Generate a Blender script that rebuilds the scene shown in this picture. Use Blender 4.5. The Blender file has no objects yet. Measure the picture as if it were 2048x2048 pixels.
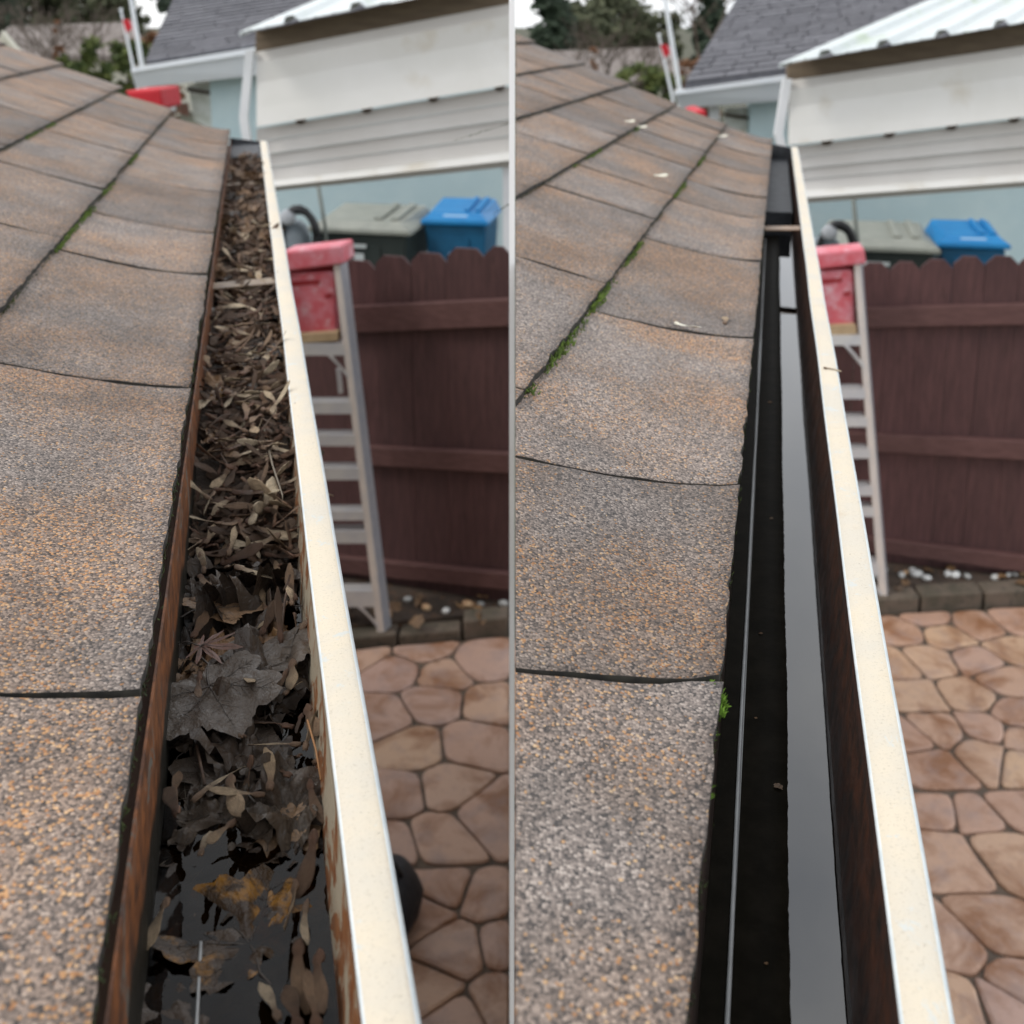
import bpy, bmesh, math, random
from mathutils import Vector, Matrix, noise
random.seed(7)
R = math.radians
SC = bpy.context.scene
C = SC.collection

# ------------------------------------------------------------------ camera
F = 2200.0; PITCH = R(11); HOR = 50.0; YC = HOR + F*math.tan(PITCH); H = 2.9
cam = bpy.data.cameras.new('camera'); co = bpy.data.objects.new('camera', cam); C.objects.link(co)
co.location = (0, 0, H); co.rotation_euler = (R(90)-PITCH, 0, 0)
cam.sensor_fit = 'HORIZONTAL'; cam.sensor_width = 36; cam.lens = 36*F/2048
cam.shift_y = -(1024-YC)/2048
cam.clip_start = 0.02; cam.clip_end = 2000
cam.dof.use_dof = True; cam.dof.focus_distance = 0.84; cam.dof.aperture_fstop = 9.0
SC.camera = co
# ------------------------------------------------------------------ sky, sun, exposure
w = bpy.data.worlds.new('World'); SC.world = w; w.use_nodes = True
nt = w.node_tree; nt.nodes.clear()
SUN_EL, SUN_AZ = R(46), R(-105)          # azimuth from +y towards +x
out = nt.nodes.new('ShaderNodeOutputWorld'); bg = nt.nodes.new('ShaderNodeBackground')
sky = nt.nodes.new('ShaderNodeTexSky'); sky.sky_type = 'NISHITA'; sky.sun_disc = False
sky.sun_elevation = SUN_EL; sky.sun_rotation = SUN_AZ; sky.dust_density = 1.5; sky.air_density = 1.0; sky.ozone_density = 1.0
hs = nt.nodes.new('ShaderNodeHueSaturation'); hs.inputs['Saturation'].default_value = 0.45
nt.links.new(sky.outputs[0], hs.inputs['Color']); 
# an even bright cloud layer covers most of the clear sky
tcw = nt.nodes.new('ShaderNodeTexCoord'); cn = nt.nodes.new('ShaderNodeTexNoise'); cn.inputs['Scale'].default_value = 4; cn.inputs['Detail'].default_value = 5
nt.links.new(tcw.outputs['Generated'], cn.inputs['Vector'])
cr = nt.nodes.new('ShaderNodeValToRGB'); nt.links.new(cn.outputs[0], cr.inputs[0])
cr.color_ramp.elements[0].position = .3; cr.color_ramp.elements[0].color = (.6, .63, .68, 1); cr.color_ramp.elements[1].position = .7; cr.color_ramp.elements[1].color = (1, .995, .98, 1)
cv = nt.nodes.new('ShaderNodeVectorMath'); cv.operation = 'SCALE'; cv.inputs['Scale'].default_value = 8.6; nt.links.new(cr.outputs[0], cv.inputs[0])
cm = nt.nodes.new('ShaderNodeMix'); cm.data_type = 'RGBA'; cm.inputs[0].default_value = .75; nt.links.new(hs.outputs[0], cm.inputs[6]); nt.links.new(cv.outputs[0], cm.inputs[7])
nt.links.new(cm.outputs[2], bg.inputs[0]); nt.links.new(bg.outputs[0], out.inputs[0])
bg.inputs[1].default_value = 0.15
sl = bpy.data.lights.new('sun', 'SUN'); sl.energy = 1.0; sl.angle = R(14); sl.color = (1, .95, .88)
so = bpy.data.objects.new('sun', sl); C.objects.link(so)
sd = Vector((math.sin(SUN_AZ)*math.cos(SUN_EL), math.cos(SUN_AZ)*math.cos(SUN_EL), math.sin(SUN_EL)))
so.rotation_euler = sd.to_track_quat('Z', 'Y').to_euler(); so.location = (0, 0, 20)
SC.view_settings.view_transform = 'Standard'; SC.view_settings.look = 'None'
SC.view_settings.gamma = 1; SC.view_settings.exposure = 0.5; SC.view_settings.use_curve_mapping = False

# ------------------------------------------------------------------ projection helpers (photo is 2048 px)
def ray(px, py):
    u = (px-1024)/F; v = (YC-py)/F
    return Vector((u, math.cos(PITCH)+v*math.sin(PITCH), v*math.cos(PITCH)-math.sin(PITCH)))
CAM = Vector((0, 0, H))
def on_y(px, py, Y): d = ray(px, py); return CAM + d*(Y/d.y)
def on_z(px, py, z): d = ray(px, py); return CAM + d*((z-H)/d.z)
def on_plane(px, py, p0, n): d = ray(px, py); return CAM + d*((p0-CAM).dot(n)/d.dot(n))

# ------------------------------------------------------------------ object helpers
def empty(name, loc=(0, 0, 0), rot=(0, 0, 0)):
    o = bpy.data.objects.new(name, None); C.objects.link(o); o.location = loc; o.rotation_euler = rot
    o.empty_display_size = .1; return o
def tag(o, label=None, cat=None, group=None, kind=None):
    if label: o['label'] = label
    if cat: o['category'] = cat
    if group: o['group'] = group
    if kind: o['kind'] = kind
    return o
def link(name, me, m, parent=None):
    o = bpy.data.objects.new(name, me); C.objects.link(o)
    if m and not me.materials: me.materials.append(m)
    if parent:
        o.parent = parent
    return o
def mesh(name, vs, fs, m=None, parent=None, smooth=False):
    me = bpy.data.meshes.new(name); me.from_pydata([tuple(v) for v in vs], [], fs)
    bm = bmesh.new(); bm.from_mesh(me); bmesh.ops.recalc_face_normals(bm, faces=bm.faces); bm.to_mesh(me); bm.free()
    if smooth: me.polygons.foreach_set('use_smooth', [True]*len(me.polygons))
    me.update()
    return link(name, me, m, parent)
class MB:
    def __init__(s): s.v = []; s.f = []
    def add(s, vs, fs):
        b = len(s.v); s.v += [Vector(v) for v in vs]; s.f += [tuple(b+i for i in f) for f in fs]; return s
    def box(s, lo, hi):
        x0, y0, z0 = lo; x1, y1, z1 = hi
        return s.add([(x0,y0,z0),(x1,y0,z0),(x1,y1,z0),(x0,y1,z0),(x0,y0,z1),(x1,y0,z1),(x1,y1,z1),(x0,y1,z1)],
                     [(0,3,2,1),(4,5,6,7),(0,1,5,4),(1,2,6,5),(2,3,7,6),(3,0,4,7)])
    def prism(s, pts, off):
        n = len(pts); off = Vector(off); pts = [Vector(p) for p in pts]
        return s.add(pts+[p+off for p in pts], [tuple(range(n)), tuple(range(2*n-1, n-1, -1))]+[(i, (i+1) % n, n+(i+1) % n, n+i) for i in range(n)])
    def tube(s, path, rad, seg=8, cap=True):
        path = [Vector(p) for p in path]; rings = []
        if not isinstance(rad, (list, tuple)): rad = [rad]*len(path)
        for i, p in enumerate(path):
            d = (path[min(i+1, len(path)-1)]-path[max(i-1, 0)]).normalized()
            a = d.orthogonal().normalized() if i == 0 else (a0 - d*a0.dot(d)).normalized()
            a0 = a; b = d.cross(a)
            rings.append([p+(a*math.cos(2*math.pi*k/seg)+b*math.sin(2*math.pi*k/seg))*rad[i] for k in range(seg)])
        vs = [q for r in rings for q in r]; fs = []
        for i in range(len(path)-1):
            for k in range(seg):
                fs.append((i*seg+k, i*seg+(k+1) % seg, (i+1)*seg+(k+1) % seg, (i+1)*seg+k))
        if cap: fs += [tuple(range(seg-1, -1, -1)), tuple((len(path)-1)*seg+k for k in range(seg))]
        return s.add(vs, fs)
    def lathe(s, prof, seg=20, c=(0, 0, 0), M=None):
        vs = []; fs = []
        for r, z in prof:
            for k in range(seg):
                v = Vector((r*math.cos(2*math.pi*k/seg), r*math.sin(2*math.pi*k/seg), z))
                vs.append((M @ v if M else v)+Vector(c))
        for i in range(len(prof)-1):
            for k in range(seg): fs.append((i*seg+k, i*seg+(k+1) % seg, (i+1)*seg+(k+1) % seg, (i+1)*seg+k))
        fs += [tuple(range(seg)), tuple((len(prof)-1)*seg+k for k in range(seg))]
        return s.add(vs, fs)
    def build(s, name, m, parent=None, smooth=False, bevel=0):
        o = mesh(name, s.v, s.f, m, parent, smooth)
        if bevel:
            md = o.modifiers.new('bevel', 'BEVEL'); md.width = bevel; md.segments = 2; md.limit_method = 'ANGLE'
        return o

# ------------------------------------------------------------------ materials
def newmat(name):
    m = bpy.data.materials.new(name); m.use_nodes = True; n = m.node_tree
    b = n.nodes['Principled BSDF']; return m, n, b
def N(n, t, **k):
    o = n.nodes.new(t)
    for a, v in k.items(): setattr(o, a, v)
    return o
def mixc(n, fac, a, b, mode='MIX'):
    o = n.nodes.new('ShaderNodeMix'); o.data_type = 'RGBA'; o.blend_type = mode
    for sock, val in ((o.inputs[0], fac), (o.inputs[6], a), (o.inputs[7], b)):
        if hasattr(val, 'links') or hasattr(val, 'is_linked'): n.links.new(val, sock)
        elif isinstance(val, (tuple, list)): sock.default_value = (*val[:3], 1)
        else: sock.default_value = val
    return o.outputs[2]
def noi(n, co, scale, detail=4, rough=.6, dist=0):
    t = N(n, 'ShaderNodeTexNoise'); t.inputs['Scale'].default_value = scale; t.inputs['Detail'].default_value = detail
    t.inputs['Roughness'].default_value = rough; t.inputs['Distortion'].default_value = dist
    if co: n.links.new(co, t.inputs['Vector'])
    return t.outputs['Fac']
def ramp(n, fac, stops, interp='LINEAR'):
    r = N(n, 'ShaderNodeValToRGB'); e = r.color_ramp; e.interpolation = interp
    while len(e.elements) > 1: e.elements.remove(e.elements[-1])
    for i, (p, c) in enumerate(stops):
        el = e.elements[0] if i == 0 else e.elements.new(p)
        el.position = p; el.color = (*c, 1) if isinstance(c, (tuple, list)) else (c, c, c, 1)
    n.links.new(fac, r.inputs[0]); return r.outputs[0]
def bump(n, b, h, strength, dist=.001):
    o = N(n, 'ShaderNodeBump'); o.inputs['Strength'].default_value = strength; o.inputs['Distance'].default_value = dist
    n.links.new(h, o.inputs['Height']); n.links.new(o.outputs[0], b.inputs['Normal']); return o
def ocoord(n, which='Object', scale=None):
    t = N(n, 'ShaderNodeTexCoord').outputs[which]
    if scale:
        mp = N(n, 'ShaderNodeMapping'); mp.inputs['Scale'].default_value = scale; n.links.new(t, mp.inputs[0]); t = mp.outputs[0]
    return t
def simple(name, c1, c2=None, rough=.6, ns=8, lo=.4, hi=.65, c3=None, ns3=40, bmp=0, bs=60, bd=.002, metal=0, spec=.5, stretch=None, vary=0):
    m, n, b = newmat(name); co = ocoord(n, 'Object', stretch)
    col = None
    if c2:
        col = mixc(n, ramp(n, noi(n, co, ns), [(lo, 0.0), (hi, 1.0)]), c1, c2)
        if c3: col = mixc(n, ramp(n, noi(n, co, ns3, 6), [(.55, 0.0), (.7, 1.0)]), col, c3)
    if vary:
        oi = N(n, 'ShaderNodeObjectInfo'); h = N(n, 'ShaderNodeHueSaturation')
        mr = N(n, 'ShaderNodeMapRange'); mr.inputs[3].default_value = 1-vary; mr.inputs[4].default_value = 1+vary
        n.links.new(oi.outputs['Random'], mr.inputs[0]); n.links.new(mr.outputs[0], h.inputs['Value'])
        if col: n.links.new(col, h.inputs['Color'])
        else: h.inputs['Color'].default_value = (*c1, 1)
        col = h.outputs[0]
    if col: n.links.new(col, b.inputs['Base Color'])
    else: b.inputs['Base Color'].default_value = (*c1, 1)
    b.inputs['Roughness'].default_value = rough; b.inputs['Metallic'].default_value = metal
    b.inputs['Specular IOR Level'].default_value = spec
    if bmp: bump(n, b, noi(n, co, bs, 5), bmp, bd)
    return m

def granule_mat(name, warm):
    m, n, b = newmat(name); co = ocoord(n)
    v = N(n, 'ShaderNodeTexVoronoi'); v.inputs['Scale'].default_value = 540; v.inputs['Randomness'].default_value = 1; n.links.new(co, v.inputs['Vector'])
    sep = N(n, 'ShaderNodeSeparateColor'); n.links.new(v.outputs['Color'], sep.inputs[0])
    base = ramp(n, sep.outputs[0], [(0, (.05, .045, .043)), (.14, (.11, .094, .086)), (.38, (.18, .15, .133)), (.62, (.24, .2, .176)), (.85, (.3, .252, .222)), (1, (.41, .352, .31))])
    # share of tan and orange grains follows the printed colour blend of the shingle
    oi = N(n, 'ShaderNodeObjectInfo')
    off = N(n, 'ShaderNodeVectorMath'); off.operation = 'ADD'; n.links.new(co, off.inputs[0])
    comb = N(n, 'ShaderNodeCombineXYZ'); mul = N(n, 'ShaderNodeMath'); mul.operation = 'MULTIPLY'; mul.inputs[1].default_value = 37
    n.links.new(oi.outputs['Random'], mul.inputs[0]); n.links.new(mul.outputs[0], comb.inputs[2]); n.links.new(comb.outputs[0], off.inputs[1])
    blend = noi(n, off.outputs[0], 5.5, 3, .55)
    thr = N(n, 'ShaderNodeMapRange'); n.links.new(blend, thr.inputs[0])
    thr.inputs[1].default_value = .38; thr.inputs[2].default_value = .66; thr.inputs[3].default_value = .98; thr.inputs[4].default_value = .80-.06*warm
    gt = N(n, 'ShaderNodeMath'); gt.operation = 'GREATER_THAN'; n.links.new(sep.outputs[1], gt.inputs[0]); n.links.new(thr.outputs[0], gt.inputs[1])
    orange = ramp(n, sep.outputs[2], [(0, (.31, .155, .07)), (.35, (.41, .245, .125)), (.7, (.48, .31, .165)), (1, (.54, .41, .27))])
    col = mixc(n, gt.outputs[0], base, orange)
    # broad tone of each shingle and weathering
    hsn = N(n, 'ShaderNodeHueSaturation'); mr = N(n, 'ShaderNodeMapRange'); mr.inputs[3].default_value = .76; mr.inputs[4].default_value = 1.2
    n.links.new(oi.outputs['Random'], mr.inputs[0])
    nn = noi(n, off.outputs[0], 9, 4, .6); mr2 = N(n, 'ShaderNodeMapRange'); mr2.inputs[1].default_value = .3; mr2.inputs[2].default_value = .7; mr2.inputs[3].default_value = .78; mr2.inputs[4].default_value = 1.2
    n.links.new(nn, mr2.inputs[0]); mm = N(n, 'ShaderNodeMath'); mm.operation = 'MULTIPLY'; n.links.new(mr.outputs[0], mm.inputs[0]); n.links.new(mr2.outputs[0], mm.inputs[1])
    n.links.new(mm.outputs[0], hsn.inputs['Value']); n.links.new(col, hsn.inputs['Color'])
    col = hsn.outputs[0]
    warmt = mixc(n, ramp(n, blend, [(.35, 0.0), (.65, .7)]), col, (1.0, .78, .6), 'MULTIPLY')
    st = noi(n, co, 3.2, 5, .65, .4); warmt = mixc(n, ramp(n, st, [(.52, 0.0), (.7, .45)]), warmt, (.5, .47, .45), 'MULTIPLY')
    # asphalt shows between grains
    gap = ramp(n, v.outputs['Distance'], [(.55, 0.0), (.8, .7)])
    col = mixc(n, gap, warmt, (.03, .028, .028))
    n.links.new(col, b.inputs['Base Color']); b.inputs['Roughness'].default_value = .75; b.inputs['Specular IOR Level'].default_value = .45
    inv = N(n, 'ShaderNodeMath'); inv.operation = 'SUBTRACT'; inv.inputs[0].default_value = 1; n.links.new(v.outputs['Distance'], inv.inputs[1])
    ad = N(n, 'ShaderNodeMath'); ad.operation = 'ADD'; n.links.new(inv.outputs[0], ad.inputs[0])
    m2 = N(n, 'ShaderNodeMath'); m2.operation = 'MULTIPLY'; m2.inputs[1].default_value = .6; n.links.new(sep.outputs[0], m2.inputs[0]); n.links.new(m2.outputs[0], ad.inputs[1])
    bump(n, b, ad.outputs[0], .6, .0012)
    return m
SH_L = granule_mat('shingle granules, dry', .6); SH_R = granule_mat('shingle granules, washed', 1.0)
EDGE = simple('asphalt edge', (.022, .02, .018), (.05, .045, .035), .9, 60)
LIPM = None
def lip_mat():
    m, n, b = newmat('cream gutter paint'); co = ocoord(n)
    c = mixc(n, ramp(n, noi(n, co, 14, 5), [(.42, 0.0), (.62, 1.0)]), (.66, .58, .45), (.6, .55, .46))
    c = mixc(n, ramp(n, noi(n, co, 520, 3, .7), [(.56, 0.0), (.68, .6)]), c, (.45, .4, .31))
    c = mixc(n, ramp(n, noi(n, co, 30, 8, .75, .6), [(.58, 0.0), (.62, .75)]), c, (.55, .58, .57))
    c = mixc(n, ramp(n, noi(n, co, 9, 6, .7, .5), [(.6, 0.0), (.72, .55)]), c, (.47, .36, .22))
    c = mixc(n, ramp(n, noi(n, co, 160, 6, .75), [(.64, 0.0), (.68, .7)]), c, (.25, .2, .15))
    n.links.new(c, b.inputs['Base Color']); b.inputs['Roughness'].default_value = .55
    bump(n, b, noi(n, co, 300, 6, .7), .5, .0012); return m
LIPM = lip_mat()
EDGEW = simple('bluish white lip edge', (.72, .76, .76), (.6, .66, .68), .5, 60, bmp=.2, bs=300, bd=.0005)
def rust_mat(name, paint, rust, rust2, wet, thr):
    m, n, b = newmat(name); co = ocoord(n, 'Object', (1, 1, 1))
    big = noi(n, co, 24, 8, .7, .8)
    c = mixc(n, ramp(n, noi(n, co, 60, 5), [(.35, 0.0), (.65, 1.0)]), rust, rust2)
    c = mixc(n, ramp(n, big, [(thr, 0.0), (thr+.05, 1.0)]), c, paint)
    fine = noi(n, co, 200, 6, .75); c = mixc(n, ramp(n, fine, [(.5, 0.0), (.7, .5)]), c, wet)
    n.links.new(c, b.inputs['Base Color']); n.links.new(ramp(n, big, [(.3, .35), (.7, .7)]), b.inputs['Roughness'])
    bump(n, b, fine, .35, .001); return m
def tide(m, z0, z1, col):
    n = m.node_tree; b = n.nodes['Principled BSDF']; lk = b.inputs['Base Color'].links[0].from_socket
    oc = ocoord(n); sp = N(n, 'ShaderNodeSeparateXYZ'); n.links.new(oc, sp.inputs[0]); ns = noi(n, oc, 14, 5, .6)
    ad = N(n, 'ShaderNodeMath'); ad.operation = 'MULTIPLY_ADD'; n.links.new(ns, ad.inputs[0]); ad.inputs[1].default_value = .05; n.links.new(sp.outputs[2], ad.inputs[2])
    mr = N(n, 'ShaderNodeMapRange'); n.links.new(ad.outputs[0], mr.inputs[0]); mr.inputs[1].default_value = z0+.025; mr.inputs[2].default_value = z1+.025; mr.inputs[3].default_value = 1; mr.inputs[4].default_value = 0
    n.links.new(mixc(n, mr.outputs[0], lk, col), b.inputs['Base Color'])
BACK_L = rust_mat('rust brown gutter back', (.14, .125, .105), (.075, .032, .017), (.27, .095, .03), (.03, .021, .015), .57)
FRONT_L = rust_mat('stained cream gutter inside', (.36, .31, .23), (.18, .06, .02), (.27, .11, .04), (.2, .18, .13), .46)
tide(BACK_L, H-.462, H-.452, (.014, .012, .007))
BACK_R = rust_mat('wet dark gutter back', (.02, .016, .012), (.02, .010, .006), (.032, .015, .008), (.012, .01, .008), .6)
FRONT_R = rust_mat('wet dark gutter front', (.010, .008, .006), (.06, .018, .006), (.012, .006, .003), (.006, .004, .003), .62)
DARKM = simple('black tarred metal', (.02, .022, .026), (.045, .05, .058), .6, 30, bmp=.3, bs=120)
def water_mat(name, tint, ior, rough, bmpv):
    m, n, b = newmat(name); n.nodes.remove(b); o = n.nodes['Material Output']
    tr = N(n, 'ShaderNodeBsdfTransparent'); tr.inputs[0].default_value = (*tint, 1)
    gl = N(n, 'ShaderNodeBsdfGlossy'); gl.inputs['Roughness'].default_value = rough; gl.inputs['Color'].default_value = (1, 1, 1, 1)
    fr = N(n, 'ShaderNodeFresnel'); fr.inputs['IOR'].default_value = ior
    mx = N(n, 'ShaderNodeMixShader'); n.links.new(fr.outputs[0], mx.inputs[0]); n.links.new(tr.outputs[0], mx.inputs[1]); n.links.new(gl.outputs[0], mx.inputs[2])
    co = ocoord(n); bp = N(n, 'ShaderNodeBump'); bp.inputs['Strength'].default_value = bmpv; bp.inputs['Distance'].default_value = .002
    n.links.new(noi(n, co, 45, 2, .4), bp.inputs['Height']); n.links.new(bp.outputs[0], gl.inputs['Normal']); n.links.new(bp.outputs[0], fr.inputs['Normal'])
    n.links.new(mx.outputs[0], o.inputs[0]); return m
WATER_L = water_mat('brown gutter water', (.26, .19, .11), 1.27, .01, .2)
WATER_R = water_mat('still gutter water', (.1, .08, .05), 1.95, .012, .02)
DARKFILM = simple('dull black', (.006, .005, .003), (.011, .009, .006), .5, 40, bmp=.15, bs=150, spec=.02)
MOSS = simple('moss', (.05, .085, .012), (.11, .17, .02), .9, 90, vary=.2)
MOSSD = simple('dark moss', (.025, .032, .012), (.06, .08, .02), .95, 90)
WHITEP = simple('white paint', (.78, .79, .8), (.68, .7, .71), .45, 3)
FENCE = simple('brown fence stain', (.064, .027, .027), (.092, .04, .039), .65, 6, c3=(.04, .017, .014), ns3=14, bmp=.3, bs=30, stretch=(9, 9, .8), vary=.16)
RAILM = simple('brown rail stain', (.085, .038, .035), (.115, .055, .05), .6, 6, bmp=.3, bs=30, stretch=(.8, 9, 9))
ALU = simple('aluminium', (.55, .54, .53), (.48, .48, .5), .42, 12, metal=.35)
ALUW = simple('aluminium front face', (.62, .56, .51), (.55, .51, .48), .5, 15, metal=.15)  # same metal, light painted into the colour of the rail fronts
ALUD = simple('aluminium, side face', (.4, .42, .47), (.46, .47, .5), .4, 20, metal=.4)  # same metal, bluish shade painted into the colour of the rail sides
PINK = simple('faded red plastic', (.62, .11, .14), (.66, .25, .3), .5, 14, c3=(.68, .42, .46), ns3=18)
REDD = simple('dark red plastic', (.30, .015, .022), (.36, .03, .04), .5, 12)
WOODT = simple('tan wood', (.45, .33, .2), (.38, .27, .15), .7, 20)
BLK = simple('black rubber', (.012, .012, .014), (.02, .02, .022), .5, 20)
GRN = simple('dark green bin plastic', (.022, .032, .03), (.03, .04, .037), .5, 5)
GRNL = simple('grey bin lid', (.27, .285, .25), (.33, .34, .30), .5, 5)
BLU = simple('blue bin body', (.008, .095, .2), (.01, .12, .25), .45, 5)
BLUL = simple('blue bin lid', (.01, .2, .5), (.012, .24, .56), .45, 5)
PRINT = simple('white print', (.6, .65, .66), rough=.5)
PRINTB = simple('pale blue print', (.3, .5, .72), rough=.5)
GREYC = simple('grey canister', (.22, .26, .29), (.27, .31, .34), .4, 6)
TEAL = simple('pale blue stucco', (.52, .66, .69), (.57, .7, .72), .85, 3, bmp=.5, bs=90, bd=.01)
FASC = simple('white fascia', (.8, .84, .88), (.84, .87, .9), .35, 3)
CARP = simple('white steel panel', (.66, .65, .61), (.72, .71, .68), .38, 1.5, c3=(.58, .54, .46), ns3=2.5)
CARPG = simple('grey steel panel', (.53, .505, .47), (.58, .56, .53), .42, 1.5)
CARPR = simple('white ribbed roof metal', (.56, .61, .61), (.62, .66, .66), .35, 1.2, c3=(.46, .54, .42), ns3=2.2)
SOFF = simple('brown shaded timber', (.05, .035, .022), (.075, .052, .035), .8, 5, stretch=(1, 6, 6))
ROOFN = simple('slate grey roof shingle', (.115, .115, .13), (.155, .155, .17), .85, 12, bmp=.4, bs=60, bd=.01, vary=.13)
ROOFB = simple('far brown roof', (.17, .145, .13), (.21, .18, .165), .9, 1.2, bmp=.4, bs=12, bd=.05)
CREAMW = simple('cream gable siding', (.62, .6, .5), (.56, .54, .45), .7, 2)
CONC = simple('mossy concrete', (.12, .092, .07), (.07, .06, .042), .9, 7, c3=(.05, .045, .035), ns3=30, bmp=.6, bs=50, bd=.006, vary=.15)
SOIL = simple('dark soil', (.045, .033, .025), (.08, .055, .04), .95, 9, c3=(.12, .06, .03), ns3=30, bmp=1, bs=40, bd=.02)
PEB = simple('river pebble', (.42, .43, .42), (.6, .6, .58), .5, 10, vary=.45)
PEBT = simple('tan pebble', (.36, .2, .1), (.5, .36, .22), .6, 10, vary=.35)
GROUND = simple('yard ground', (.07, .065, .04), (.05, .06, .03), .95, .5, bmp=.4, bs=3, bd=.05)
GROUT = simple('dark patio joint', (.13, .095, .07), (.08, .062, .05), .9, 20, bmp=.5, bs=90, bd=.003)
def stone_mat():
    m, n, b = newmat('stamped patio stone'); co = ocoord(n); oi = N(n, 'ShaderNodeObjectInfo')
    base = ramp(n, oi.outputs['Random'], [(0, (.43, .265, .19)), (.3, (.48, .305, .225)), (.55, (.52, .34, .225)), (.8, (.45, .295, .24)), (1, (.54, .36, .235))])
    c = mixc(n, ramp(n, noi(n, co, 4.2, 6, .65, .6), [(.47, 0.0), (.64, .9)]), base, (.24, .105, .045))
    c = mixc(n, ramp(n, noi(n, co, 9, 5, .6), [(.5, 0.0), (.7, .6)]), c, (.3, .22, .2))
    c = mixc(n, ramp(n, noi(n, co, 40, 5, .7), [(.55, 0.0), (.75, .4)]), c, (.18, .13, .11))
    n.links.new(c, b.inputs['Base Color']); b.inputs['Roughness'].default_value = .48
    bump(n, b, noi(n, co, 22, 6, .65), .55, .012); return m
STONE = stone_mat()

# ------------------------------------------------------------------ ground, patio
mesh('ground', [(-600, -200, -.06), (600, -200, -.06), (600, 1200, -.06), (-600, 1200, -.06)], [(0, 1, 2, 3)], GROUND)['kind'] = 'structure'
pa_l = [on_z(560, 1316, 0), on_z(1024, 1274, 0)]; pa_r = [on_z(1030, 1262, 0), on_z(1766, 1233, 0), on_z(2400, 1195, 0)]
PE_L = (pa_l[0].y, pa_l[1].y); PE_R = (pa_r[1].y, pa_r[2].y)
def edge_y(x):
    p = pa_l if x < 0 else [pa_r[1], pa_r[2]]
    k = (x-p[0].x)/(p[1].x-p[0].x); return p[0].y+k*(p[1].y-p[0].y)
pv = [(-4.5, -1.5, 0), (4.5, -1.5, 0), (4.5, edge_y(4.5), 0), (.02, edge_y(.02), 0), (-.02, edge_y(-.02), 0), (-4.5, edge_y(-4.5), 0)]
patio = MB().prism(pv, (0, 0, -.05)).build('patio', GROUT); patio['kind'] = 'structure'
def clip(poly, p, n):
    o = []
    for i in range(len(poly)):
        a, b = poly[i], poly[(i+1) % len(poly)]
        da = (a-p).dot(n); db = (b-p).dot(n)
        if da >= 0: o.append(a)
        if (da >= 0) != (db >= 0): o.append(a+(b-a)*(da/(da-db)))
    return o
def paving(seeds, region):
    for i, s in enumerate(seeds):
        poly = [q.copy() for q in region]
        for j, q in enumerate(seeds):
            if i == j or (q-s).length > 1.4: continue
            mid = (q+s)/2; poly = clip(poly, mid, (s-q).normalized())
            if len(poly) < 3: break
        if len(poly) < 3: continue
        c = sum(poly, Vector((0, 0)))/len(poly)
        # soften corners, wobble edges, inset for the joint
        pts = []
        for k in range(len(poly)):
            a, b, d = poly[k-1], poly[k], poly[(k+1) % len(poly)]
            e1 = (a-b); e2 = (d-b)
            r = min(.045, e1.length*.3, e2.length*.3)
            p1 = b+e1.normalized()*r if e1.length else b; p2 = b+e2.normalized()*r if e2.length else b
            pts += [p1, (p1+p2+b*1.4)/3.4, p2]
            m1 = (b+d)/2; pts.append(m1+Vector((random.uniform(-.006, .006), random.uniform(-.006, .006))))
        area = sum(pts[k].x*pts[(k+1) % len(pts)].y-pts[(k+1) % len(pts)].x*pts[k].y for k in range(len(pts)))/2
        if abs(area) < .004: continue
        def inset(d, z):
            res = []
            for q in pts:
                e = c-q; L = e.length or 1; res.append((*(q+e*(min(d, L*.5)/L)), z))
            return res
        n = len(pts); zt = .014+random.uniform(-.002, .002)
        vs = inset(.006, .0005)+inset(.007, zt-.005)+inset(.018, zt)+[(c.x, c.y, zt+.003)]
        fs = []
        for r_ in range(2):
            fs += [(r_*n+k, r_*n+(k+1) % n, (r_+1)*n+(k+1) % n, (r_+1)*n+k) for k in range(n)]
        fs += [(2*n+k, 2*n+(k+1) % n, 3*n) for k in range(n)]
        mesh('paving_stone', vs, fs, STONE, patio)
def fill_seeds(seeds, region, mind, tries=900):
    xs = [q.x for q in region]; ys = [q.y for q in region]
    for _ in range(tries):
        q = Vector((random.uniform(min(xs), max(xs)), random.uniform(min(ys), max(ys))))
        if all((q-s).length > mind for s in seeds): seeds.append(q)
    return seeds
def g2(px, py): p = on_z(px, py, 0); return Vector((p.x, p.y))
def split_yard(px_up, px_dn, j0, j1, x0, x1):
    a, b = g2(*j0), g2(*j1); jy = lambda x: a.y+(b.y-a.y)*(x-a.x)/(b.x-a.x)
    reg_u = [Vector((x0, jy(x0)+.006)), Vector((x1, jy(x1)+.006)), Vector((x1, edge_y(x1*.999))), Vector((x0, edge_y(x0 if x0 else .01)))]
    reg_d = [Vector((x0, 1.2)), Vector((x1, 1.2)), Vector((x1, jy(x1)-.006)), Vector((x0, jy(x0)-.006))]
    for px, reg in ((px_up, reg_u), (px_dn, reg_d)):
        s = [g2(*q) for q in px]; fill_seeds(s, reg, .33); paving(s, reg)
split_yard([(788,1344),(845,1300),(962,1328),(888,1352),(867,1408),(984,1410),(764,1436),(946,1490),(824,1500),(795,1591),(896,1578),(978,1630),(874,1679),(786,1698),(724,1312)],
           [(883,1777),(984,1796),(839,1827),(908,1906),(1016,1890),(1009,2006),(852,1990),(902,2050)], (823,1739), (1017,1730), -3.2, -.004)
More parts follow.
